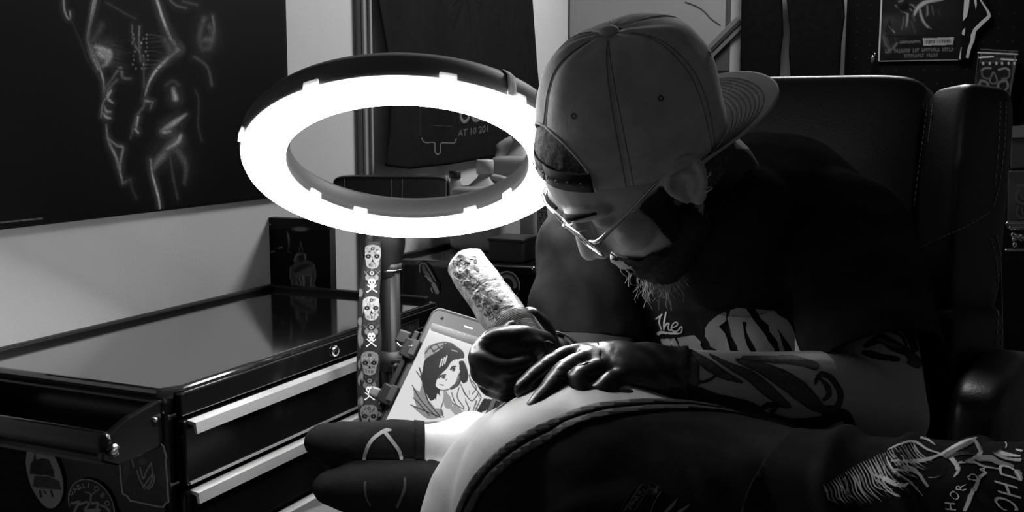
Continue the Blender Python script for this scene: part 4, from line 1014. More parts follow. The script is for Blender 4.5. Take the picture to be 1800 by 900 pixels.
g.ell(H + A(.0, -.02, 0), A(.128, 0, 0), A(0, .12, 0), A(0, 0, .130), 32, 20)
g.tube([A(.66, .60, .865), A(.80, .50, .865)], [.065, .055], 16, 2)                                  # neck and head beyond the frame
g.ell(A(.89, .44, .87), bu * .12, bn * .095, UP * .08)
g.tube([A(.60, .74, .955), A(.56, .90, .90), A(.66, .98, .80), A(.78, .90, .79)], [.048, .042, .035, .03], 14, 4)   # the arm folded in front
g.tube([A(.80, .90, .79), A(.86, .86, .79)], [.028, .02], 12, 2)
# upper leg: thigh away from us, shin back to the left, foot pointing left
an = P(752, 786, 1.275)
g.tube([H + A(.0, .05, -.005), A(.06, 1.20, .835), A(.035, 1.36, .80), A(.02, 1.42, .795)], [.122, .098, .070, .060], 24, 6)
g.tube([A(.02, 1.42, .795), A(-.03, 1.365, .822), P(800, 788, 1.31), an, P(728, 785, 1.272)], [.058, .053, .038, .0285, .0285], 20, 6)
def foot(pts, rs): g.tube(pts, rs, 18, 6, ref=(0, 0, 1))
foot([P(745, 787, 1.275), P(700, 788, 1.270), P(645, 787, 1.266), P(600, 783, 1.262), P(572, 778, 1.26)], [.029, .033, (.032, .029), (.033, .026), (.028, .020)])
g.ell(P(716, 805, 1.272), A(.024, 0, 0), A(0, .024, 0), A(0, 0, .024))
# lower leg and foot
g.tube([H + A(-.0, .05, -.03), A(.02, 1.16, .80), A(-.01, 1.30, .785), A(-.012, 1.34, .785)], [.10, .085, .062, .052], 20, 5)
g.tube([A(-.012, 1.34, .785), P(850, 860, 1.26), P(775, 862, 1.235)], [.050, .040, .029], 18, 5)
foot([P(780, 862, 1.237), P(720, 863, 1.228), P(660, 862, 1.222), P(610, 860, 1.218), P(585, 858, 1.216)], [.029, .032, (.030, .028), (.030, .024), (.025, .018)])
body_c = fuse('body', g, M_skin, .0052, 8, client)
hit_c = mesh_hit(body_c)
def fold_noise(sc, amp): return lambda co: amp * noise.noise(V(co) * sc)
# shorts: hem plane through three points of the photographed hem
hp = [hit_c(*p)[0] for p in ((824, 880), (964, 752), (1130, 717))]
hn = nrm(np.cross(hp[1] - hp[0], hp[2] - hp[0])); hn = hn if np.dot(hn, A(-1, .3, .3)) > 0 else -hn
wp, wn = A(.27, .88, .86), bu
wdir = nrm(A(.25, -.75, .6))
def sh_disp(co):
    c = np.array(co); s = np.dot(c - hp[1], -hn)
    t = np.dot(c, A(.55, .2, .8)); u_ = np.dot(c, bu)
    f = .007 * max(0, math.sin(t * 70 + 9 * noise.noise(V(c * 7)))) * min(1, max(0, (s - .05) / .06)) * (0.4 + noise.noise(V(c * 11)))
    return f + .0022 * noise.noise(V(c * 26)) + .002 * math.exp(-((s - .0095) / .004) ** 2)
def keep_sh(co): return (np.dot(co - (wp + bu * .02), bu) < 0)
shorts = shell(body_c, 'shorts', M_shorts, keep_sh, [(hp[1], hn)], .006, client, .002, sh_disp)
# dark hem bands
for s0, s1, off in ((0, .0075, .0088), (.0105, .018, .0082)):
    shell(body_c, 'hem_band', mat('black_rib', .006, .7), lambda co, s0=s0, s1=s1: (np.dot(co - hp[1], -hn) > s0 - .006) & (np.dot(co - hp[1], -hn) < s1 + .006) & keep_sh(co),
          [(hp[1] - hn * s0, hn), (hp[1] - hn * s1, -hn)], off, shorts, .002)
# shirt over the torso
def tee_disp(co):
    c = np.array(co); u_ = np.dot(c - wp, bu); v_ = np.dot(c, nrm(A(.45, .1, .9)))
    r = math.sin(u_ * 75 + v_ * 45 + 6 * noise.noise(V(c * 6)))
    return .010 * max(0, r) ** 2 * (.7 + noise.noise(V(c * 8))) + .004 * noise.noise(V(c * 14)) + .004 * math.exp(-(u_ / .03) ** 2) * (1 + math.sin(v_ * 160)) * .5
M_tee_c = mat('client_tee_cotton', .013, .9, var=.25, scale=60, bump=.15, bscale=800, spec=.03)
tee = shell(body_c, 'shirt', M_tee_c, lambda co: (np.dot(co - (wp - bu * .05), bu) > 0) & (np.dot(co - A(.68, .59, .86), bu) < 0) & ~((co[:, 1] > .86) & (co[:, 2] < .84) & (co[:, 0] > .5)), [(wp - bu * .04, -bu)], .0085, client, .002, tee_disp, smooth=2)
# socks
def near(a, r): return lambda co: np.linalg.norm(co - np.array(a), axis=1) < r
def path_dist(path, co):
    m = np.full(len(co), 9.)
    for i in range(len(path) - 1):
        a, b = path[i], path[i+1]; d = b - a; t = np.clip(((co - a) @ d) / np.dot(d, d), 0, 1); m = np.minimum(m, np.linalg.norm(co - a - t[:, None] * d, axis=1))
    return m
def leg_keep(path, r): return lambda co: path_dist(path, co) < r
sockhits = []
upper_path = [P(752, 787, 1.275), P(645, 787, 1.266), P(560, 778, 1.26)]; lower_path = [P(790, 862, 1.238), P(660, 862, 1.222), P(575, 858, 1.216)]
zsplit = (P(660, 832, 1.25)[2])
for nm, path, cut, above in (('sock', upper_path, (744, 790, 1.275), True), ('sock', lower_path, (790, 862, 1.236), False)):
    lk = leg_keep(path, .052)
    kp = lambda co, lk=lk, a_=path, b_=(lower_path if above else upper_path): lk(co) & (path_dist(a_, co) < path_dist(b_, co) + .0035)
    d = nrm(path[0] - path[1]); sk = shell(body_c, nm, M_sock, kp, [(P(*cut), d)], .0022, client, .0015, fold_noise(60, .0012)); sockhits.append(sk)
    if above: shell(body_c, 'cuff', M_sock, kp, [(P(*cut), d), (P(*cut) - d * .012, -d)], .0032, sk, .0012)
cv = Canvas(630, 745, 720, 900, 4).frame(520, 720, 5)
for p_, w in (([(835,185),(790,190),(740,215),(670,270),(625,345),(603,420),(598,520)], (20,36,34,34,36,34,30)), ([(785,205),(815,240),(870,310),(910,370),(928,440),(932,520)], (34,34,34,34,30,26))): cv.stroke(p_, w, .60, .8)
hs_ = mesh_hit(sockhits[0])
for bx in ((600, 700, 674.5, 900), (674.5, 700, 760, 900)): decal('stripe', hs_, part_of(cv, *bx), INKC, sockhits[0], .9, .0016)
cv = Canvas(630, 830, 730, 905, 4).frame(520, 720, 5)
for p_, w in (([(608,640),(605,700),(622,780),(655,835)], 20), ([(958,610),(955,690),(930,760),(890,850)], (24,30,30,24))): cv.stroke(p_, w, .30, .8)
hs_ = mesh_hit(sockhits[1])
for bx in ((600, 700, 674, 905), (674, 700, 760, 905)): decal('stripe', hs_, part_of(cv, *bx), INKC, sockhits[1], .9, .0016)
# print on the shirt
hit_t = mesh_hit(tee)
cv = Canvas(1430, 755, 1800, 900, 3).frame(1400, 740, 4.5)
rows = [([(200,500),(250,470),(300,440),(345,420)], 50), ]
for k in range(34):
    s = k / 33; x, y = 215 + s * 700, 510 - s * 330 - 25 * math.sin(s * 3.1)
    L = 120 + 190 * math.sin(s * 2.6 + .3); dx = .35 + .5 * s
    cv.stroke([(x, y), (x + L*.18 + RNG.uniform(-8, 8), y + L*.30), (x + L*dx*.6 + RNG.uniform(-12, 12), y + L*.62), (x + L*dx + 30, y + L*RNG.uniform(.75, 1))], (RNG.uniform(4, 9), RNG.uniform(10, 22), RNG.uniform(8, 16), 3), RNG.uniform(.36, .66), 2)
for p_, w, v in (([(730,240),(880,175),(960,190),(1040,240),(1140,270)], (10,22,24,20,10), .52), ([(760,330),(840,330),(960,330),(1060,310),(1140,280)], (8,24,34,30,16), .50), ([(620,440),(720,470),(830,520),(880,500)], (16,40,36,10), .56), ([(640,480),(740,560),(820,605)], 14, .55), ([(890,500),(950,550),(1000,600)], 12, .42), ([(910,500),(960,545)], 10, .42),
    ([(780,400),(860,385),(930,400),(980,440)], (20,50,40,16), .46), ([(980,440),(1020,500),(1040,525)], 26, .45), ([(1050,460),(1120,455),(1180,410),(1190,370)], 12, .5), ([(1130,280),(1200,280),(1260,330),(1290,400),(1260,450)], (24,34,40,34,10), .5), ([(1150,270),(1230,230),(1330,180),(1420,145)], (10,30,34,12), .6), ([(1200,300),(1300,270),(1400,270)], 30, .16), ([(1180,290),(1250,250),(1380,180)], 36, .3), ([(1400,160),(1430,200),(1460,260),(1420,300),(1330,330)], (24,34,40,36,16), .42),
    ([(1540,115),(1620,125),(1700,118)], 14, .55), ([(1620,130),(1660,190),(1660,225)], 14, .55), ([(980,145),(1030,155),(1100,205)], (24,26,8), .5), ([(1590,240),(1650,275),(1780,290)], (30,34,14), .6), ([(1560,260),(1660,310),(1780,320)], 26, .45), ([(1440,310),(1540,310),(1600,340),(1720,370)], (44,54,44,26), .36), ([(1300,340),(1400,340),(1480,370),(1620,395)], (20,24,20,10), .48), ([(1750,240),(1790,250)], 16, .6), ([(1760,420),(1790,450)], 60, .4),
    ([(1500,425),(1440,470),(1400,560),(1370,660),(1340,720)], (26,34,36,36,30), .50)): cv.stroke(p_, w, v, 2)
cv.blob((1120,390), 90, 64, .03, .25).blob((1550,210), 90, 60, .03, .25).blob((1390,240), 30, 36, .05, .4); cv.blob((900,430), 14, 10, .1, .4).blob((860,440), 10, 8, .1, .4)
for ch, x, y, s in (('H',1225,700,118), ('O',1262,612,110), ('R',1305,535,100), ('D',1385,465,100), ('A',1470,400,90)):
    cv.text(ch, (x + 45, y + 28), (-12, -s*.85), (-s*1.05, -s*.1), .66)
for ch, x, y, s in (('D',1800,500,260), ('H',1790,640,270), ('O',1780,770,270)):
    cv.text(ch, (x, y), (-60, -s*.60), (-s*1.0, -s*.28), .56)
cv.v = np.clip(cv.v * 1.65, 0, .92); cv.a[cv.v < .1] = 0
decal('shirt_print', hit_t, cv, INKC, tee, 1, .0016)
# embroidered patch on the shorts
hit_s = mesh_hit(shorts)
cv = Canvas(1085, 846, 1172, 904, 4).frame(1060, 830, 9)
cv.fill([(260,640),(470,290),(690,190),(790,180),(900,240),(945,300),(900,400),(760,640)], .07)
for p_, w, v in (([(330,630),(610,215)], 12, .5), ([(500,620),(750,230)], 12, .5), ([(560,640),(740,330)], 8, .35), ([(270,640),(410,380),(480,280),(700,190),(790,182),(890,245),(940,300)], 10, .36), ([(750,640),(800,500),(920,330)], 16, .55), ([(700,350),(760,290)], 12, .4)): cv.stroke(p_, w, v, 2, curve=False)
for k in range(40):
    s = k / 39; x, y = 400 + 230*s, 620 - 310*s; a, b = RNG.uniform(-40, 40), RNG.uniform(-18, 18); cv.stroke([(x + a, y + b), (x + a + RNG.uniform(-26, 26), y + b + RNG.uniform(-30, 10))], 9, .5, 2)
for k in range(5): cv.stroke([(770 + k*18, 350 - k*20), (830 + k*14, 380 - k*34)], 12, .55, 2); cv.stroke([(770 + k*24, 270 + k*8), (780 + k*24, 330 + k*4)], 9, .5, 2)
for k in range(12): cv.stroke([(640 + k*10, 600 - k*18), (720 + k*8, 620 - k*18)], 7, .24, 2)
decal('embroidered_patch', hit_s, cv, INKC, shorts, .8, .002)
cv = Canvas(1160, 870, 1225, 904, 3).frame(1060, 830, 9)
for p_, w, v in (([(1000,640),(1060,580),(1110,530),(1190,420)], (50,60,60,8), .5), ([(1210,640),(1300,580),(1410,495)], (60,50,6), .56)): cv.stroke(p_, w, v, 3)
decal('embroidered_patch', hit_s, cv, INKC, shorts, .9, .002)

# ------------------------------------------------------------------ the tattooist
M_skin2 = mat('tanned_skin', .40, .48, var=.06, scale=50, bump=.12, bscale=420)
M_tee2 = mat('tattooist_tee_cotton', .018, .95, var=.2, scale=50, bump=.2, bscale=700, spec=.0)
M_glove = mat('black_nitrile', .010, .33, bump=.25, bscale=90, spec=.55)
M_cap = mat('grey_cap_cloth', .46, .9, var=.16, scale=45, bump=.3, bscale=600)
M_hair = mat('dark_hair', .012, .7, var=.5, scale=120, spec=.2)
man = thing('person', 'seated tattooist in backwards cap, glasses and black gloves leaning over the lying client', 'person', (.45, 1.6, 0))
l_b = nrm(A(.836, -.55, 0))
def tors(c, w, d, lean=nrm(A(-.28, -.46, .845))):
    dd = nrm(np.cross(l_b, lean)); return (np.array(c), l_b * w, dd * d)
# head frame: l to his left ear, f out of the face, u out of the crown
hf = nrm(A(-.68, -.06, -.70)); hl = A(.36, -.89, -.27); hl = nrm(hl - hf * np.dot(hf, hl)); hu = np.cross(hf, hl)
HC = A(.146, 1.200, 1.194)
def Hd(l, f, u): return HC + hl * l + hf * f + hu * u
# cap frame: f towards the strap, u through the button
kf = nrm(A(-.88, -.33, -.37)); ku = A(-.30, -.46, .84); ku = nrm(ku - kf * np.dot(kf, ku)); kl = np.cross(ku, kf)
KC = P(1113, 251, 1.182) 
NB = A(.275, 1.285, 1.165)
LS, RS = A(.388, 1.245, 1.105), A(.130, 1.470, 1.105)
LE, LW = P(1552, 728, 1.035), P(1200, 656, 1.045)
RE, RW = P(1045, 705, 1.43), P(968, 634, 1.195)
g = G()
g.loft([tors((.46, 1.62, .60), .165, .11), tors((.43, 1.56, .80), .155, .12), tors((.345, 1.43, 1.0), .165, .115), tors((.285, 1.335, 1.10), .14, .080), tors(NB - UP*.045, .05, .05)], 28, 6)
g.tube([NB - A(.01, .01, .06), NB * .5 + Hd(0, -.03, -.02) * .5 - UP*.012, Hd(0, -.022, .0)], [.056, .058, .060], 20, 4)
# skull and face
g.ell(Hd(0, -.004, .045), hl * .079, hf * .103, hu * .088, 32, 24)
g.ell(Hd(0, .045, -.035), hl * .060, hf * .050, hu * .075, 28, 18)
g.ell(Hd(0, .060, -.085), hl * .038, hf * .034, hu * .032)
g.tube([Hd(-.052, .005, -.065), Hd(-.03, .065, -.098), Hd(.03, .065, -.098), Hd(.052, .005, -.065)], .018, 12, 5)
for s in (-1, 1):
    g.tube([Hd(s*.006, .094, .030), Hd(s*.030, .093, .035), Hd(s*.052, .072, .030)], [.009, .0105, .009], 10, 4)     # brow
    g.ell(Hd(s*.033, .076, .010), hl * .0155, hf * .0130, hu * .0115)                                           # closed lid
    g.ell(Hd(s*.046, .062, -.022), hl * .022, hf * .024, hu * .022)                                             # cheek
    g.ball(Hd(s*.013, .102, -.034), .0095)
    e0 = lambda f, u, o=.0: Hd(s * (.078 + o), f, u)                                                            # ear
    g.tube([e0(.004, -.020, .002), e0(.010, .004, .003), e0(.006, .022, .008), e0(-.010, .034, .013), e0(-.026, .026, .016), e0(-.028, .006, .015), e0(-.018, -.016, .010), e0(-.006, -.028, .005)], [.004, .0045, .005, .005, .0052, .005, .0052, .0065], 10, 5)
    g.tube([e0(-.004, .018, .006), e0(-.015, .012, .009), e0(-.016, -.004, .009), e0(-.006, -.014, .006)], .0042, 8, 5)
    n_ = nrm(hl * s * .5 + hf * .16); a_ = nrm(-hf + hl * s * .42); g.ell(e0(-.010, .002, .002), a_ * .020, np.cross(a_, hu) * .0045, hu * .031)
    g.ball(e0(.004, -.004, .001), .0055)
g.tube([Hd(0, .094, .014), Hd(0, .103, -.008), Hd(0, .111, -.030)], [.0080, .0100, .0120], 12, 4)
g.tube([Hd(-.022, .086, -.066), Hd(0, .098, -.064), Hd(.022, .086, -.066)], [.004, .0062, .004], 10, 4)
g.tube([Hd(-.020, .084, -.074), Hd(0, .096, -.076), Hd(.020, .084, -.074)], [.004, .0068, .004], 10, 4)
# arms
g.tube([LS - l_b*.03, LS, LS*.5 + LE*.5, LE], [.060, .060, .052, .043], 22, 6)
g.tube([LE, LE*.72 + LW*.28 + UP*.004, LE*.35 + LW*.65, LW], [.044, .047, .036, (.029, .024)], 22, 6, ref=(0, 0, 1))
g.tube([RS + l_b*.03, RS, RS*.5 + RE*.5, RE], [.060, .058, .050, .042], 22, 6)
g.tube([RE, RE*.65 + RW*.35, RE*.3 + RW*.7, RW], [.042, .044, .034, .027], 22, 6)
# hands: palm plus five separate fingers each
def finger(js, rs): g.tube(js, rs, 14, 5)
lk = {'index': P(1035, 622, 1.085), 'middle': P(1043, 634, 1.062), 'ring': P(1062, 650, 1.040), 'little': P(1088, 668, 1.022)}
pm = (lk['index'] + lk['little']) / 2
pa = lk['index'] - lk['little']
g.loft([(LW, nrm(pa) * .029, UP * .023), (LW*.6 + pm*.4, nrm(pa) * .038, UP * .023), (LW*.15 + pm*.85, nrm(pa) * .042, UP * .020), (pm, nrm(pa) * .039, UP * .015)], 24, 5)
finger([lk['index'] + (LW - lk['index'])*.15, lk['index'], P(992, 630, 1.070), P(952, 654, 1.050), P(920, 684, 1.030)], [.0115, .0108, .0098, .0094, .0085])
finger([lk['middle'] + (LW - lk['middle'])*.15, lk['middle'], P(996, 654, 1.034), P(964, 694, 1.006), P(943, 719, .994)], [.0120, .0116, .0112, .0108, .0098])
finger([lk['ring'] + (LW - lk['ring'])*.15, lk['ring'], P(1018, 668, 1.012), P(1030, 694, .998), P(1055, 697, 1.002)], [.0112, .0108, .0098, .0092, .0084])
finger([lk['little'] + (LW - lk['little'])*.15, lk['little'], P(1062, 684, 1.000), P(1078, 703, .992), P(1103, 700, .998)], [.0108, .0102, .0094, .0086, .0080])
finger([LW + (pm - LW)*.25 + nrm(pa)*.022, P(1110, 668, 1.095), P(1060, 684, 1.098), P(1020, 692, 1.085)], [.014, .0125, .0105, .009])
# right hand closed round the grip of the machine
GA, GB = P(818, 462, 1.230), P(934, 626, 1.115)            # axis of the machine
gx = nrm(GB - GA)
fk = [P(877, 592, 1.113), P(862, 612, 1.108), P(856, 636, 1.108), P(862, 660, 1.113)]
pmr = P(930, 622, 1.145)
g.loft([(RW, A(0, 0, .026), A(.010, .020, 0)), (RW*.5 + pmr*.5, A(0, 0, .032), A(.012, .022, 0)), (pmr, A(.0, .0, .036), A(.010, .022, 0)), (P(895, 622, 1.122), A(.004, 0, .036), A(.006, .022, 0)), (P(874, 624, 1.118), A(.004, 0, .030), A(.004, .016, 0))], 24, 5)
finger([P(955, 606, 1.120), P(912, 598, 1.098), P(868, 606, 1.092), P(851, 636, 1.096), P(880, 650, 1.090)], [.0130, .0140, .0145, .0140, .0120]); g.ell(P(898, 642, 1.104), A(.034, 0, 0), A(0, .030, 0), A(0, 0, .034)); g.ell(P(905, 614, 1.098), A(.032, 0, 0), A(0, .022, 0), A(0, 0, .019))
finger([P(895, 620, 1.128), fk[1], P(848, 634, 1.082), P(885, 652, 1.070), P(925, 642, 1.076)], [.0140, .0145, .0130, .0115, .0100])
finger([P(895, 640, 1.128), fk[2], P(850, 654, 1.086), P(888, 672, 1.074), P(925, 662, 1.080)], [.0135, .0138, .0122, .0110, .0098])
finger([P(900, 658, 1.128), fk[3], P(862, 676, 1.094), P(895, 688, 1.084), P(925, 680, 1.088)], [.0125, .0120, .0108, .0100, .0090])
finger([P(960, 624, 1.175), P(958, 600, 1.175), P(948, 574, 1.168), P(932, 558, 1.160)], [.0150, .0135, .0118, .0105])
# legs under the bed, seated
for s in (-1, 1):
    hp_ = A(.46, 1.62, .585) + l_b * .09 * s; kn = hp_ + A(-.10, -.30, 0) * .9 + l_b * (.16 * s) + UP * -.02
    g.tube([hp_, kn], [.085, .06], 18, 2); ft = A(kn[0] + .02 * s, kn[1] + .04, .08); g.tube([kn, (kn + ft)/2 + A(0, .02, 0), ft], [.058, .05, .038], 16, 3)
    g.tube([ft - UP*.03, ft + A(-.05, -.14, -.045)], [.038, .03], 12, 3)
body_m = fuse('body', g, M_skin2, .0029, 5, man)
hit_m = mesh_hit(body_m)
# ---- t-shirt
g = G()
g.loft([tors((.455, 1.62, .62), .205, .19), tors((.43, 1.56, .80), .20, .225), tors((.35, 1.435, 1.0), .195, .155), tors((.30, 1.345, 1.115), .165, .108), tors(NB + A(.012, .010, .006), .100, .098), tors(NB * .62 + Hd(0, -.02, -.04) * .38 + A(.004, .004, .0), .088, .086)], 36, 8)
g.ell(A(.266, 1.268, 1.075), l_b * .085, nrm(A(-.55, -.83, 0)) * .064, UP * .065)
g.ell(NB + A(-.030, -.045, -.030), l_b * .085, nrm(A(-.55, -.83, 0)) * .060, UP * .060)
SL = LS*.24 + LE*.76; SR = RS*.45 + P(1012, 640, 1.42)*.55
g.tube([LS - l_b*.06, LS + A(0, .0, -.002), LS*.62 + LE*.38, SL + (LE - LS)*.12], [.084, .077, .074, .078], 28, 6)
g.tube([RS + l_b*.06, RS, SR, SR + A(-.004, -.014, -.060)], [.085, .080, .077, .075], 28, 6)
tsh = fuse('t_shirt', g, M_tee2, .0055, 5, man)
vv, nn = verts(tsh.data).copy(), normals(tsh.data)
for i, c in enumerate(vv):
    q = V(c); k = .006 * noise.noise(q * 9) + .0022 * noise.noise(q * 25)
    r = np.dot(c - RS, nrm(RE - RS)); dR = np.linalg.norm(c - (RS + nrm(RE - RS) * r))
    if dR < .11 and -.02 < r < .22: k += .0040 * math.sin(np.dot(c, A(120, 40, 60)) + 3 * noise.noise(q * 14))
    vv[i] = c + nn[i] * k
set_verts(tsh.data, vv)
bm = bmesh.new(); bm.from_mesh(tsh.data)
def cut(bm, p, n, near_c, rad):   # open a sleeve or the hem: cut by a plane, only near a point
    gm = [f for f in bm.faces if (f.calc_center_median() - V(near_c)).length < rad]
    es = list({e for f in gm for e in f.edges}); vs = list({v for f in gm for v in f.verts})
    bmesh.ops.bisect_plane(bm, geom=vs + es + gm, dist=1e-6, plane_co=tuple(p), plane_no=tuple(n))
    dl = [f for f in bm.faces if (f.calc_center_median() - V(near_c)).length < rad * 1.05 and np.dot(np.array(f.calc_center_median()) - p, n) > 1e-6]
    bmesh.ops.delete(bm, geom=dl, context='FACES')
dL = nrm(LE - LS); cut(bm, SL + dL*.012, nrm(dL + A(.25, 0, -.15)), SL + dL*.06, .125)
dR = nrm(A(-.004, -.012, -.045)); cut(bm, SR + dR*.052, dR, SR + dR*.10, .105)
cut(bm, A(.46, 1.63, .60), A(0, 0, -1), A(.46, 1.63, .53), .30)
bmesh.ops.delete(bm, geom=[v for v in bm.verts if not v.link_faces], context='VERTS')
bm.to_mesh(tsh.data); bm.free()
sm = tsh.modifiers.new('cloth', 'SOLIDIFY'); sm.thickness = .0022; sm.offset = -1
tsh.data.polygons.foreach_set('use_smooth', np.ones(len(tsh.data.polygons), bool))
# trousers and shoes
legp = lambda co: (co[:, 2] < .66) & (co[:, 1] > .9)
shell(body_m, 'trousers', mat('black_denim', .02, .85), lambda co: legp(co) & (co[:, 2] > .09) & ((co[:, 0] - .4) ** 2 + (co[:, 1] - 1.45) ** 2 < .35), [], .008, man, .002)
shell(body_m, 'shoes', M_black, lambda co: (co[:, 2] < .10), [], .006, man, .002)
# ---- printed lettering on the chest
hit_ts = mesh_hit(tsh)
cv = Canvas(1145, 534, 1420, 640, 4).frame(1140, 540, 6.4286)
for poly, v in (([(860,40),(885,60),(880,150),(800,210),(870,290),(885,330),(940,540),(880,535),(760,470),(700,440),(690,400),(640,320),(645,230),(690,160),(770,95)], .62),
    ([(880,310),(905,420),(950,560),(885,560)], .66), ([(930,20),(1000,0),(1100,5),(1140,60),(1200,150),(1270,240),(1330,320),(1350,370),(1430,470),(1400,600),(1040,600),(1000,430),(940,320),(925,240),(895,120)], .66),
    ([(1205,10),(1420,30),(1480,90),(1560,130),(1620,210),(1760,600),(1510,600),(1460,380),(1370,270),(1360,200),(1270,120)], .62),
    ([(140,355),(300,345),(350,440),(160,420)], .66), ([(330,340),(520,310),(600,390),(590,420),(640,500),(420,500),(360,440)], .62)): cv.fill(poly, v)
for poly in ([(1065,160),(1110,165),(1115,280),(1215,470),(1190,505),(1150,480),(1100,370)], [(1460,220),(1500,290),(1615,460),(1590,515),(1540,490),(1490,330)]): cv.fill(catmull(np.array(poly + [poly[0]], float), 4), .0)
cv.a[cv.v < .05] = 0
for p_, w in (([(90,128),(110,115),(140,95),(158,78)], 20), ([(140,105),(128,160),(135,200),(150,242)], 22), ([(205,50),(190,130),(180,200),(182,250)], (16,24,22,20)), ([(186,225),(215,178),(236,186),(228,225),(240,255),(262,250)], 20),
   ([(262,225),(305,215),(334,190),(320,164),(285,182),(263,230),(288,266),(335,258),(368,218),(384,222),(380,268),(350,292),(290,278)], 18), ([(120,295),(150,280),(220,288),(330,292)], (44,40,30,26))): cv.stroke(p_, w, .88, 2)
decal('script_print', hit_ts, part_of(cv, 1100, 500, 1207, 592.6), INKC, tsh, .9, .0012)
cvl = copy.copy(cv); cvl.a = cv.a - part_of(cv, 1100, 500, 1207, 592.6).a
for a_, b_ in ((1100, 1239), (1239, 1500)): decal('block_letter_print', hit_ts, part_of(cvl, a_, 500, b_, 700), INKC, tsh, .9, .0012)
# ---- gloves
def by_arm(W_, dirn, r): return lambda co: (np.linalg.norm(co - (W_ + dirn * .085), axis=1) < r) & (co[:, 2] < 1.05)
dl = nrm(pm - LW); dr = nrm(pmr - RW)
gl = shell(body_m, 'glove', M_glove, by_arm(LW, dl, .155), [(LW - dl*.004, -dl)], .0016, man, .0008, lambda c: .0009 * math.sin(np.dot(np.array(c) - LW, A(200, 90, 260)) + 4 * noise.noise(V(c) * 25)) * (1 if np.dot(np.array(c) - LW, dl) < .07 else .35) + .0012 * math.exp(-(np.dot(np.array(c) - LW, dl) / .004) ** 2))
for k in range(3):
    a0 = LW + dl * (.004 + k*.007); an = np.linspace(0, 2*math.pi, 25)
    b1 = nrm(np.cross(dl, UP)); b2 = np.cross(b1, dl)
gr = shell(body_m, 'glove', M_glove, lambda co: (np.linalg.norm(co - (RW + dr * .07), axis=1) < .13) & (co[:, 0] < .09), [(RW + dr*.012, -dr)], .0016, man, .0008, fold_noise(70, .0010))
# bracelets on the right wrist
g = G(); a1 = nrm(np.cross(dr, UP)); a2 = np.cross(a1, dr)
for k in range(2):
    c = RW - dr * (.004 + .006*k); g.tube([c + (a1*math.cos(t) + a2*math.sin(t)) * .0335 for t in np.linspace(0, 2*math.pi, 28)], .0014, 6, 1)
g.build('wrist_bands', M_black, man)
# ---- tattoos on the bare forearm and upper arm
cv = Canvas(1190, 560, 1640, 760, 2).frame(1130, 520, 3.396)
for p_, w, v in (([(285,330),(330,370),(400,420),(480,470),(590,515)], (10,40,60,46,6), .17), ([(240,330),(290,420),(300,500),(330,520)], (30,80,70,10), .19), ([(330,520),(400,500),(470,450)], 10, .12), ([(400,355),(520,420),(640,480),(740,560),(840,640),(880,660)], (6,30,60,70,46,4), .17), ([(560,385),(700,430),(840,500),(940,570),(1020,640),(1090,690)], (14,60,100,110,80,14), .16), ([(600,372),(760,380),(900,385),(1030,420)], (16,30,44,40), .17),
   ([(1030,520),(1060,470),(1120,490),(1170,560),(1180,610),(1150,670),(1080,680),(1040,640)], (10,26,26,30,26,34,50,40), .13), ([(1060,500),(1100,540),(1110,590),(1080,620)], (10,26,26,14), .15), ([(1090,480),(1140,500),(1180,600),(1160,665)], 7, .07),
   ([(260,560),(330,600),(420,640),(520,650),(640,680),(720,720)], (60,110,120,90,90,60), .07), ([(690,690),(740,655),(815,650),(770,690)], (10,30,8,20), .07), ([(760,720),(900,760),(1060,755),(1120,730),(1200,710),(1240,770)], (40,50,70,70,60,50), .08),
   ([(1320,340),(1360,350),(1420,365),(1520,380)], (16,36,30,22), .10), ([(1330,300),(1420,260),(1500,300),(1560,330)], (20,50,60,40), .12), ([(1400,260),(1480,290),(1560,310)], 14, .3), ([(1560,320),(1620,380),(1640,410),(1590,400)], (40,50,40,20), .12), ([(1560,200),(1600,260),(1620,320)], (40,40,30), .14), ([(1480,210),(1540,240),(1570,290)], 10, .12)): cv.stroke(p_, w, v, 5)
cv.v = np.where(cv.a > .35, cv.v * 1.6, 0); cv.a = (cv.a > .35) * 1.; cv.noise(.15, 6)
INKS = ink_mat('skin_ink', .5, .4)
decal('tattoo', hit_m, cv, INKS, body_m, 1.4, .0006)
cv = Canvas(1236, 262, 1345, 450, 2)
for p_, w, v in (([(1290,280),(1280,340),(1262,400),(1240,430)], (60,70,60,30), .028), ([(1310,290),(1312,360),(1295,420)], 44, .024)): cv.stroke(p_, w, v, 8)
for k in range(26):
    x, y = RNG.uniform(1255, 1310), RNG.uniform(285, 425); cv.stroke([(x, y), (x + RNG.uniform(-10, 12), y + 14), (x + RNG.uniform(-12, 12), y + 28)], RNG.uniform(1.5, 4), RNG.choice([.012, .05]), 1.5)
cv.v = np.where(cv.a > .3, cv.v, 0); cv.a = (cv.a > .3) * 1.
def neck_only(px, py):
    r = hit_m(px, py)
    return None if r is None or np.dot(r[0] - HC, hf) > .012 or np.linalg.norm(r[0] - Hd(.085, -.010, .002)) < .034 else r
decal('tattoo', neck_only, cv, INKS, body_m, 1.6, .0006)
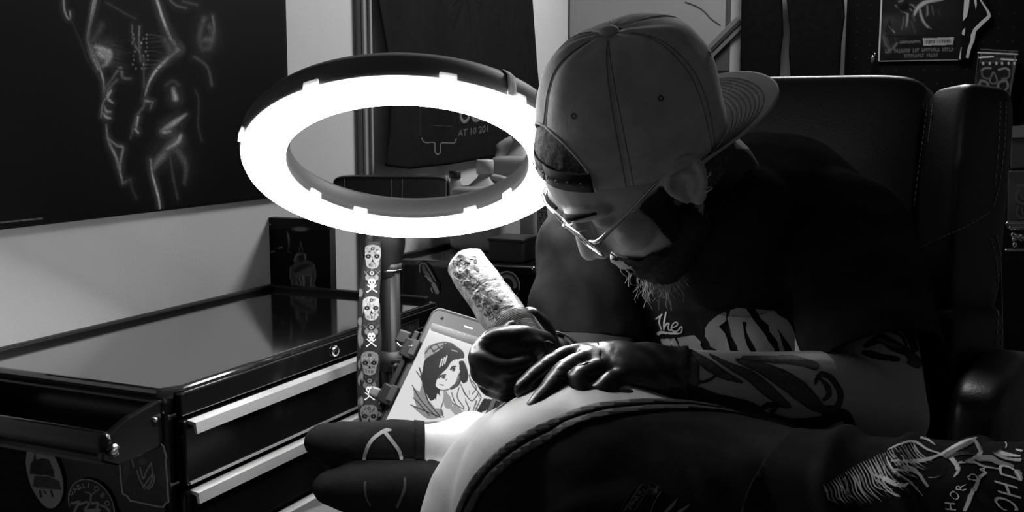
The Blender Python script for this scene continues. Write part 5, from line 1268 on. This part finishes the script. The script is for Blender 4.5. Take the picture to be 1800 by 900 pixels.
# ---- head hair under the cap, beard, curls on the chin
def hc(co): d = co - HC; return d @ hl, d @ hf, d @ hu
def keep_hair(co):
    l, f, u = hc(co); return (np.linalg.norm(co - HC, axis=1) < .17) & (u > -.05) & (((f < -.012) & (u > -.075)) | ((f + .9 * u > .150 - .0) & (u > .06) & False) | ((np.dot(co - KC, ku) > .016) & (np.dot(co - KC, kf) > .03))) & ~((np.abs(l) > .072) & (f > -.04) & (u < .045))
shell(body_m, 'hair', mat('cropped_hair', .07, .8, var=.6, scale=260, bump=.6, bscale=700, spec=.2), keep_hair, [], .0022, man, .001, fold_noise(160, .0016))
def keep_beard(co):
    l, f, u = hc(co); r = np.linalg.norm(co - HC, axis=1) < .19
    u = u + .009 * np.array([noise.noise(V(c_) * 60) for c_ in co])
    jaw = (u < -.045 - .0 * f) & (f > -.005) & (u > -.14) & (f + .45 * np.abs(l) * 0 > .0)
    side = (np.abs(l) > .045) & (f > -.002) & (f < .045) & (u < .012) & (u > -.12)
    return r & ((jaw & (u < -.050 + .25 * (f - .09))) | side) & ~((np.abs(l) < .02) & (f > .09) & (u > -.08) & (u < -.06)) & ~((np.abs(l) > .074) & (f < .014))
shell(body_m, 'beard', M_hair, keep_beard, [], .0028, man, .001, lambda c: .003 * abs(noise.noise(V(c) * 150)))
g = G()
bt = mesh_hit(body_m)
for k in range(150):
    p0 = Hd(RNG.normal(.004, .017), .072 + RNG.normal(0, .012), -.112 + RNG.normal(0, .006)); d = nrm(hf * RNG.normal(.55, .4) - hu * 1. + hl * RNG.normal(0, .5) - UP * .3); s_ = nrm(np.cross(d, RNG.standard_normal(3)))
    L = RNG.uniform(.014, .034); w = RNG.uniform(.002, .006); ph = RNG.uniform(0, 6)
    g.tube([p0 + d * L * t + s_ * w * math.sin(ph + t * 6) * t + np.cross(d, s_) * w * math.cos(ph + t * 5) * t for t in (0, .25, .5, .75, 1)], [.0005, .0005, .00045, .0004, .0003], 4, 2)
o = g.build('beard_curls', mat('grey_curls', .28, .5), man); o['kind'] = 'stuff'
# brow hairs
for s in (-1, 1):
    G().tube([Hd(s*.012, .1035, .034), Hd(s*.032, .1025, .040), Hd(s*.054, .080, .035)], [(.0016, .003), (.002, .004), (.001, .002)], 8, 4).build('eyebrow', M_hair, man)
# two hoop earrings
g0 = Hd(.0885, -.022, -.012)
for k, (f, u) in enumerate(((-.026, -.006), (-.018, -.020))):
    c = Hd(.091, f, u); g = G(); g.tube([c + (nrm(-hf + hl*.6) * math.cos(t) + hl * .6 * math.sin(t)) * .0058 for t in np.linspace(0, 2*math.pi, 20)], .0009, 6, 1); g.build('earring', M_steel, man)
# ---- eyeglasses
M_frame = mat('shiny_frame_metal', .75, .16, metal=1)
M_lens = bpy.data.materials.new('lens_glass'); M_lens.use_nodes = True
nt = M_lens.node_tree; nt.nodes.remove(nt.nodes['Principled BSDF']); tr_ = nt.nodes.new('ShaderNodeBsdfTransparent'); gl_ = nt.nodes.new('ShaderNodeBsdfGlossy'); mx = nt.nodes.new('ShaderNodeMixShader'); fr = nt.nodes.new('ShaderNodeFresnel')
gl_.inputs['Roughness'].default_value = .03; fr.inputs['IOR'].default_value = 1.4; tr_.inputs['Color'].default_value = (.93, .93, .93, 1)
nt.links.new(fr.outputs[0], mx.inputs[0]); nt.links.new(tr_.outputs[0], mx.inputs[1]); nt.links.new(gl_.outputs[0], mx.inputs[2]); nt.links.new(mx.outputs[0], nt.nodes['Material Output'].inputs[0])
gd = .002                                                    # the glasses sit a little low on the nose
def rim(s):
    pts = []
    for t in np.linspace(0, 2*math.pi, 40):
        c_, s_ = math.cos(t), math.sin(t); x = .0265 * math.copysign(abs(c_) ** .55, c_); y = .0195 * math.copysign(abs(s_) ** .55, s_)
        pts.append(Hd(s * .0345 + x, .110 - .10 * abs(.0345 + s*x) ** 1.15, gd + .006 + y))
    return pts
eg = G().tube([Hd(-.009, .1085, gd + .012), Hd(0, .112, gd + .016), Hd(.009, .1085, gd + .012)], .0015, 8, 4).build('eyeglasses', M_frame, man)
for s in (-1, 1):
    r = rim(s); G().tube(r, .0016, 8, 1).build('rim', M_frame, eg)
    G().add(np.vstack([r[:-1], [np.mean(r[:-1], 0)]]), [(i, (i+1) % 39, 39) for i in range(39)]).build('lens', M_lens, eg)
    G().tube([Hd(s*.060, .105, gd + .018), Hd(s*.074, .100, gd + .020), Hd(s*.078, .085, gd + .021), Hd(s*.0815, .045, gd + .023), Hd(s*.0825, .004, .026), Hd(s*.084, -.012, .018)], [.0022, .0026, .0024, .0018, .0015, .0015], 8, 5).build('temple_arm', M_frame, eg)
    G().tube([Hd(s*.009, .107, gd + .006), Hd(s*.011, .099, gd - .002)], .0011, 6, 2).build('nose_pad', M_frame, eg)

# ---- backwards cap
RL, RF, KH, TA, ZA = .0875, .104, .132, math.radians(40), .062
def crown(th, ph, inset=0):
    back = max(0, -math.cos(th)) ** 1.5; r = math.cos(ph) ** (.66 - .22 * back); z = math.sin(ph) ** (.92 - .10 * back)
    z_ = KH * z; lift = 1 + .03 * back
    seam = min(abs((math.degrees(th) + 30) % 60 - 30), 30)
    dn = -.0014 * math.exp(-(seam / 1.1) ** 2) * min(1, r * 4) + .0012 * (1 - math.exp(-(seam / 9) ** 2)) * r
    dn += .0022 * noise.noise(V((math.cos(th) * 2.2, math.sin(th) * 2.2, ph * 2.5))) - inset
    R = 1 + dn / .09
    return KC + kl * (RL * r * R * math.sin(th)) + kf * (RF * r * R * math.cos(th) * (lift if math.cos(th) < 0 else 1)) + ku * (z_ + dn * z) + kf * (.006 * z * z)
def z0(th):
    a = abs((th + math.pi) % (2*math.pi) - math.pi); return ZA * math.sqrt(max(0, 1 - (a / TA) ** 2)) if a < TA else 0.
nt, np_ = 360, 40; v = []; f = []
for i in range(nt):
    th = 2*math.pi*i/nt; p0 = math.asin(min(1, (z0(th) / KH)) ** (1/.92))
    for j in range(np_): v.append(crown(th, p0 + (math.pi/2 - .012 - p0) * (j/(np_-1)) ** .9))
for i in range(nt):
    k = (i+1) % nt
    for j in range(np_-1): f.append((i*np_+j, k*np_+j, k*np_+j+1, i*np_+j+1))
cap = G().add(v, f).build('cap', M_cap, man); sm = cap.modifiers.new('cloth', 'SOLIDIFY'); sm.thickness = .002; sm.offset = -1
M_stitch = mat('cap_stitch', .09, .9)
g = G()
for d in (-2.2, 2.2):
    for k in range(6):
        th = math.radians(60*k + d); p0 = math.asin(min(1, z0(th)/KH) ** (1/.92))
        g.tube([crown(th, p0 + (math.pi/2 - .10 - p0) * t, .0) + 0 for t in np.linspace(0, 1, 14)], .00045, 4, 2)
o = g.build('seam_stitching', M_stitch, cap); o['kind'] = 'stuff'
g = G(); top = KC + ku * (KH + .001) + kf * .006; g.ell(top, kl * .0105, kf * .0105, ku * .0055); g.build('button', M_cap, cap)
for k in range(6):
    th = math.radians(60*k + 30); ph = .62; c = crown(th, ph); n_ = nrm(np.cross(crown(th+.02, ph) - c, crown(th, ph+.02) - c)); n_ = n_ if np.dot(n_, c - KC) > 0 else -n_
    a = nrm(np.cross(n_, ku)); b = np.cross(n_, a)
    G().rev(c + n_*.0006, a, b, n_, [(.0016, 0), (.0019, .0006), (.0028, .0007), (.0032, 0)], 16).build('eyelet', M_stitch, cap)
    
# arch edge piping and strap
pts = [crown(t, math.asin(min(1, z0(t)/KH) ** (1/.92))) for t in np.linspace(-TA*1.0, TA*1.0, 40)]
G().tube(pts, .0016, 8, 1).build('arch_edge', M_cap, cap)
g = G(); vv = []; n = 40
for i in range(n + 1):
    t = -TA*.99 + 1.98*TA*i/n
    for h in (.001, .021):
        c = crown(t, math.asin((h/KH) ** (1/.92)), -.0055); vv.append(c)
g.add(vv, [(2*i, 2*i+2, 2*i+3, 2*i+1) for i in range(n)])
stp = g.build('strap', mat('strap_plastic', .006, .6, spec=.2), cap); stp.modifiers.new('t', 'SOLIDIFY').thickness = .0022
for i in range(9):
    t = -TA*.85 + 1.7*TA*i/8; c = crown(t, math.asin((.011/KH) ** (1/.92)), -.0068); n_ = nrm(c - KC - ku*np.dot(c-KC, ku))
    G().rev(c, nrm(np.cross(n_, ku)), ku, n_, [(.0013, 0), (.0018, .0008), (.0026, .0008), (.0028, 0)], 12).build('snap', M_dark, stp)
# brim
def brim(s, r, h=0):              # s across -1..1, r outward 0..1
    th = math.pi + s * math.radians(74); base = KC + kl * (RL * math.sin(th)) + kf * (RF * 1.03 * math.cos(th))
    L = .072 * (1 - abs(s) ** 3.2) + .002
    return base - kf * L * r + kl * 0 + ku * (.004 + h - .012 * (s*s) + .004 * r)
ns, nr = 70, 30; v = []; f = []
for side, h in ((0, .0018), (1, -.0018)):
    for i in range(ns + 1):
        for j in range(nr + 1):
            s = -1 + 2*i/ns; r = j/nr; e = .6 if j == nr else 1
            v.append(brim(s, r, h * e))
M1 = (ns+1)*(nr+1)
for i in range(ns):
    for j in range(nr):
        a = i*(nr+1)+j; q = (a, a+1, a+nr+2, a+nr+1); f.append(q); f.append(tuple(M1 + x for x in q[::-1]))
    a = i*(nr+1)+nr; f.append((a, M1+a, M1+a+nr+1, a+nr+1))
br = G().add(v, f).build('brim', M_cap, cap)
g = G()
for k in range(8):
    r = .12 + k * .085; g.tube([brim(s, r, .00195) for s in np.linspace(-.93, .93, 30)], .0004, 4, 1)
o = g.build('brim_stitching', M_stitch, br); o['kind'] = 'stuff'

# ------------------------------------------------------------------ the tattoo machine in the right hand
M_wrap = mat('clear_wrap', .46, .25, var=.35, scale=70, bump=.9, bscale=90, spec=.7)
tm_ = thing('tattoo_machine', 'wrapped pen-shaped tattoo machine held upright in the right glove', 'tattoo machine', GB)
b1 = nrm(np.cross(gx, A(0, 1, .1))); b2 = np.cross(b1, gx); LG = np.linalg.norm(GB - GA)
def Gp(s): return GA + gx * s
g = G(); prof = [(-.004, .0002), (-.0036, .012), (-.002, .0185), (.001, .0215), (.006, .0228), (.03, .0238), (.06, .0240), (.062, .0232), (.064, .0242), (.095, .0245), (.115, .0245), (.12, .0235)]
g.loft([(Gp(s), b1*r, b2*r) for s, r in prof], 48, 4, flat=True)
wr = g.build('wrapped_barrel', M_wrap, tm_); vv, nn = verts(wr.data).copy(), normals(wr.data)
for i, c in enumerate(vv): vv[i] = c + nn[i] * (.0014 * noise.noise(V(c * 70)) + .0009 * noise.noise(V(c * 170)))
set_verts(wr.data, vv)
hw_ = mesh_hit(wr)
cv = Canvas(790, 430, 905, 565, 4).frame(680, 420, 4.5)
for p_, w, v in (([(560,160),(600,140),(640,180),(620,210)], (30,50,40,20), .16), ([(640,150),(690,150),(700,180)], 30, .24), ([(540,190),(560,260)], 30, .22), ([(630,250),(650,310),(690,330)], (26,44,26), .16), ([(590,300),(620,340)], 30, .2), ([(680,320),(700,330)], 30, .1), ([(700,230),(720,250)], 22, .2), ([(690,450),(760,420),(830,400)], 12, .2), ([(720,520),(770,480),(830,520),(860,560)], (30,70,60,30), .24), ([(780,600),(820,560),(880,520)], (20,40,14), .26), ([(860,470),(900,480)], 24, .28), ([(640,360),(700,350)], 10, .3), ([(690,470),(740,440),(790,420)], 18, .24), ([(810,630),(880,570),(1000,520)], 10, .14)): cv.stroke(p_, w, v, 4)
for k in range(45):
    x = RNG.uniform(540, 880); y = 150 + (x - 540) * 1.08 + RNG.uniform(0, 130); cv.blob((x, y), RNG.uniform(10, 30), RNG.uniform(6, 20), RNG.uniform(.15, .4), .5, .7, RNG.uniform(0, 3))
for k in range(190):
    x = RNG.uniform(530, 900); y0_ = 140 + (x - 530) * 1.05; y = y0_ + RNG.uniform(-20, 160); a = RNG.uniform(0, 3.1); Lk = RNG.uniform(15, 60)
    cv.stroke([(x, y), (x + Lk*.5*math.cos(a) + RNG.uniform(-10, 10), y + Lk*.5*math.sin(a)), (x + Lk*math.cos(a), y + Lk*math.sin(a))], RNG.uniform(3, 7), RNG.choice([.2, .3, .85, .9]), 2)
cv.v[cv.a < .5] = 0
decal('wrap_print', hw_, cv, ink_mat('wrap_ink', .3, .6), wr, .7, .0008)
M_grip = mat('grip_bandage', .06, .75, var=.4, scale=160, bump=.8, bscale=300)
g = G(); g.loft([(Gp(s), b1*r, b2*r) for s, r in ((.117, .0235), (.125, .0262), (.15, .0268), (LG - .005, .0262), (LG + .012, .022))], 40, 5)
gp = g.build('bandaged_grip', M_grip, tm_)
g = G()
for k in range(18):
    s = .122 + k * (LG - .122) / 18
    for dirn in (1, -1): g.tube([Gp(s + .010 * t / 6.28 * dirn) + (b1*math.cos(t) + b2*math.sin(t)) * .0272 for t in np.linspace(0, 6.28, 24)], .0005, 4, 1)
o = g.build('bandage_weave', mat('bandage_thread', .22, .8), gp); o['kind'] = 'stuff'
G().loft([(Gp(s), b1*r, b2*r) for s, r in ((LG + .010, .012), (LG + .03, .009), (LG + .045, .004))], 20, 3).build('cartridge', M_black, tm_)
G().tube([Gp(LG + .045), Gp(LG + .053)], .0008, 6, 1).build('needle', M_steel, tm_)
